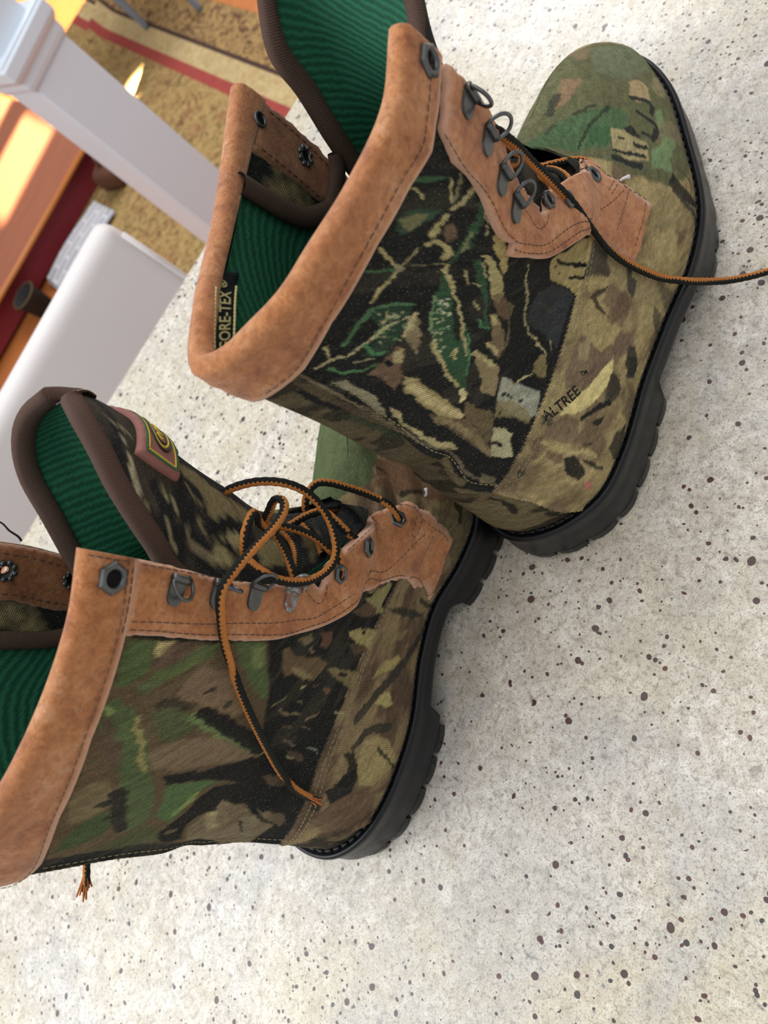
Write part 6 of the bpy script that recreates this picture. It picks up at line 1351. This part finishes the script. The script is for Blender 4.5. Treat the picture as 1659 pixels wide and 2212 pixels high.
# newel post
np_ = empty('newel_post', (.394, 1.5, FZ), math.radians(4))
def square_lathe(pr):
    V = []; 
    for hw, z in pr: V += [(-hw, -hw, z), (hw, -hw, z), (hw, hw, z), (-hw, hw, z)]
    return V, [tuple(q) for q in grid_faces(len(pr), 4, False, True)]+[(3, 2, 1, 0), tuple(4*(len(pr)-1)+i for i in range(4))]
MB().add(*square_lathe([(.054, 0), (.054, .845)])).build('post_shaft', M['white_paint'], np_, bevel=.003)
MB().add(*square_lathe([(.066, 0), (.066, .16), (.058, .175)])).build('post_base', M['white_paint'], np_, bevel=.002)
MB().add(*square_lathe([(.054, .838), (.058, .842), (.060, .850), (.060, .862), (.066, .868), (.069, .875), (.069, .893), (.064, .899)])).build('post_moulding', M['white_paint'], np_, bevel=.0015)
MB().add(*square_lathe([(.046, .898), (.046, .960), (.056, .968), (.056, .985), (.01, 1.02)])).build('post_cap', M['white_paint'], np_, bevel=.002)
tag(np_, 'white square newel post with a moulded cap beyond the countertop', 'post')
# white chair pulled up to the far side of the counter
ch = empty('dining_chair', (-.075, .915, FZ), math.radians(-4))
def rbox(name, c, size, R, parent, bev, seg=5, mat=None):
    return MB().box((0, 0, 0), size).build(name, mat or M['upholstery'], parent, True, bevel=bev, seg=seg) if False else _rb(name, c, size, R, parent, bev, seg, mat)
def _rb(name, c, size, R, parent, bev, seg, mat):
    o = MB().box(c, size, R).build(name, mat or M['upholstery'], parent, True, bevel=bev, seg=seg); return o
tl = math.radians(9); Rx = np.array([[1, 0, 0], [0, math.cos(tl), math.sin(tl)], [0, -math.sin(tl), math.cos(tl)]])
rbox('backrest', (0, .062, .640), (.46, .055, .42), Rx, ch, .022)
rbox('seat', (0, -.20, .44), (.46, .47, .09), None, ch, .025)
for sx in (-1, 1): MB().tube([np.array([sx*.226, .062-.026, .640])+Rx@np.array([0, 0, q]) for q in np.linspace(-.2, .19, 8)], .004, 8).build('piping', M['upholstery'], ch, True)
for sx in (-1, 1):
    for sy, y in ((1, .02), (-1, -.40)): MB().add(*square_lathe([(.016, 0), (.022, .41)])).build('leg', M['dark_wood'], ch, bevel=.003).location = (sx*.19, y, 0)
tag(ch, 'white upholstered dining chair behind the counter, its back toward the rug', 'chair')
# raised wooden landing with a crimson riser
ld = empty('landing', (0, 3.1, FZ+.014), math.radians(-4.2))
MB().box((-.62, .70, .058), (2.76, 1.38, .116)).build('riser', M['red'], ld, bevel=.003)
dk = MB().box((-.62, .685, .122), (2.80, 1.43, .018)).build('deck', M['wood'], ld, bevel=.003)
MB().tube([(-2.02, -.034, .122), (.78, -.034, .122)], .0105, 12).build('nosing', M['nosing'], ld, True)
tag(ld, 'low wooden landing with a crimson riser at the far left of the room', 'landing')
# things on the floor by the landing
nw = empty('newspaper', (.335, 2.935, FZ+.016), math.radians(-6)); mb = MB()
for i in range(3):
    g = np.stack(np.meshgrid(np.linspace(-.17, .17, 14), np.linspace(-.100, .100, 10), indexing='ij'), -1).reshape(-1, 2); z = .004+.004*i+.012*np.sin(g[:, 0]*14+i)*.5+.01*np.abs(g[:, 1])*4*(i == 2)
    V = np.c_[g+np.array([.006*i, -.004*i]), z]; mb.add(V, [tuple(q) for q in grid_faces(14, 10)])
mb.build('sheets', M['news'], nw, True); tag(nw, 'folded grey newspaper lying on the floor below the crimson riser', 'newspaper')
def lathe(pr, k=28):
    a = np.arange(k)/k*2*np.pi; V = np.vstack([np.stack([r*np.cos(a), r*np.sin(a), np.full(k, z)], 1) for r, z in pr]); return V, [tuple(q) for q in grid_faces(len(pr), k, False, True)]+[tuple(range(k))[::-1], tuple((len(pr)-1)*k+i for i in range(k))]
bg = empty('leather_bag', (.665, 2.92, FZ+.012), .3)
MB().box((0, 0, .045), (.18, .13, .09)).build('bag_body', M['dark_brown'], bg, True, bevel=.04, seg=4); MB().tube([(-.05, 0, .085), (-.035, 0, .12), (.035, 0, .12), (.05, 0, .085)], .007, 8).build('handle', M['dark_brown'], bg, True)
tag(bg, 'dark brown leather bag on the floor between the white post and the newspaper', 'bag')
wb = empty('waste_basket', (.085, 3.005, FZ)); MB().add(*lathe([(.042, 0), (.052, .085), (.055, .088), (.055, .094), (.050, .092), (.041, .02)])).build('basket', M['dark'], wb, True); MB().tube([((.0545)*math.cos(a), .0545*math.sin(a), .091) for a in np.linspace(0, 2*math.pi, 40)[:-1]], .003, 8, closed=True).build('rim', M['yellowish'], wb, True)
tag(wb, 'dark waste basket with a yellowish rim before the crimson riser', 'basket')
# one foot of a grey table standing on the rug border
gl = empty('side_table', (1.345, 2.985, FZ+.012), .3)
for i, (x, y) in enumerate(((0, 0), (.36, .05), (.05, .36), (.40, .40))):
    MB().add(*lathe([(.010, 0), (.013, .02), (.026, .50)], 16)).build('leg', M['grey'], gl, True).location = (x, y, 0)
MB().box((.2, .2, .515), (.50, .50, .03)).build('tabletop', M['grey'], gl, True, bevel=.006); tag(gl, 'grey side table with tapered legs standing on the rug border', 'table')
# sunlight through the windows behind: narrow shafts
def shaft(c, v, sx, sy, power, name='sun_shaft', col=(1, .84, .55)):
    d = Vector((-.35, -.45, -1)).normalized(); x = Vector((v[0], v[1], 0)); x = (x-d*x.dot(d)).normalized(); z = -d; y = z.cross(x); p = Vector(c)-d*2.6
    o = area(name, p, c, sx, sy, power, col, 2.2); o.matrix_world = Matrix(((x[0], y[0], z[0], p[0]), (x[1], y[1], z[1], p[1]), (x[2], y[2], z[2], p[2]), (0, 0, 0, 1))); return o
shaft((1.125, 3.108, FZ+.012), (.229, -.189), .40, .040, 4.5)
shaft((1.062, 3.160, FZ+.012), (.229, -.189), .15, .085, 3.2)
shaft((.54, 3.52, FZ+.137), (1, 0), .40, .34, 4.2)
shaft((.70, 4.02, FZ+.137), (1, 0), .5, .16, 2.6)
shaft((1.55, 4.75, FZ), (1, 0), 1.3, 1.1, 24.)
area('room_fill_light', (2.6, 2.4, 1.5), (.8, 2.6, FZ), 1.6, 1.4, 60, (.95, .97, 1))  # added fill lamp to brighten the rug and post, not a window
wl = MB().box((0, 7.6, .39), (9, .1, 2.6)).build('wall_back', M['cream_paint']); tag(wl, kind='structure')
wl = MB().box((4.5, 2.4, .39), (.1, 10.4, 2.6)).build('wall_right', M['cream_paint']); tag(wl, kind='structure')
wl = MB().box((-4.5, 2.4, .39), (.1, 10.4, 2.6)).build('wall_left', M['cream_paint']); tag(wl, kind='structure')
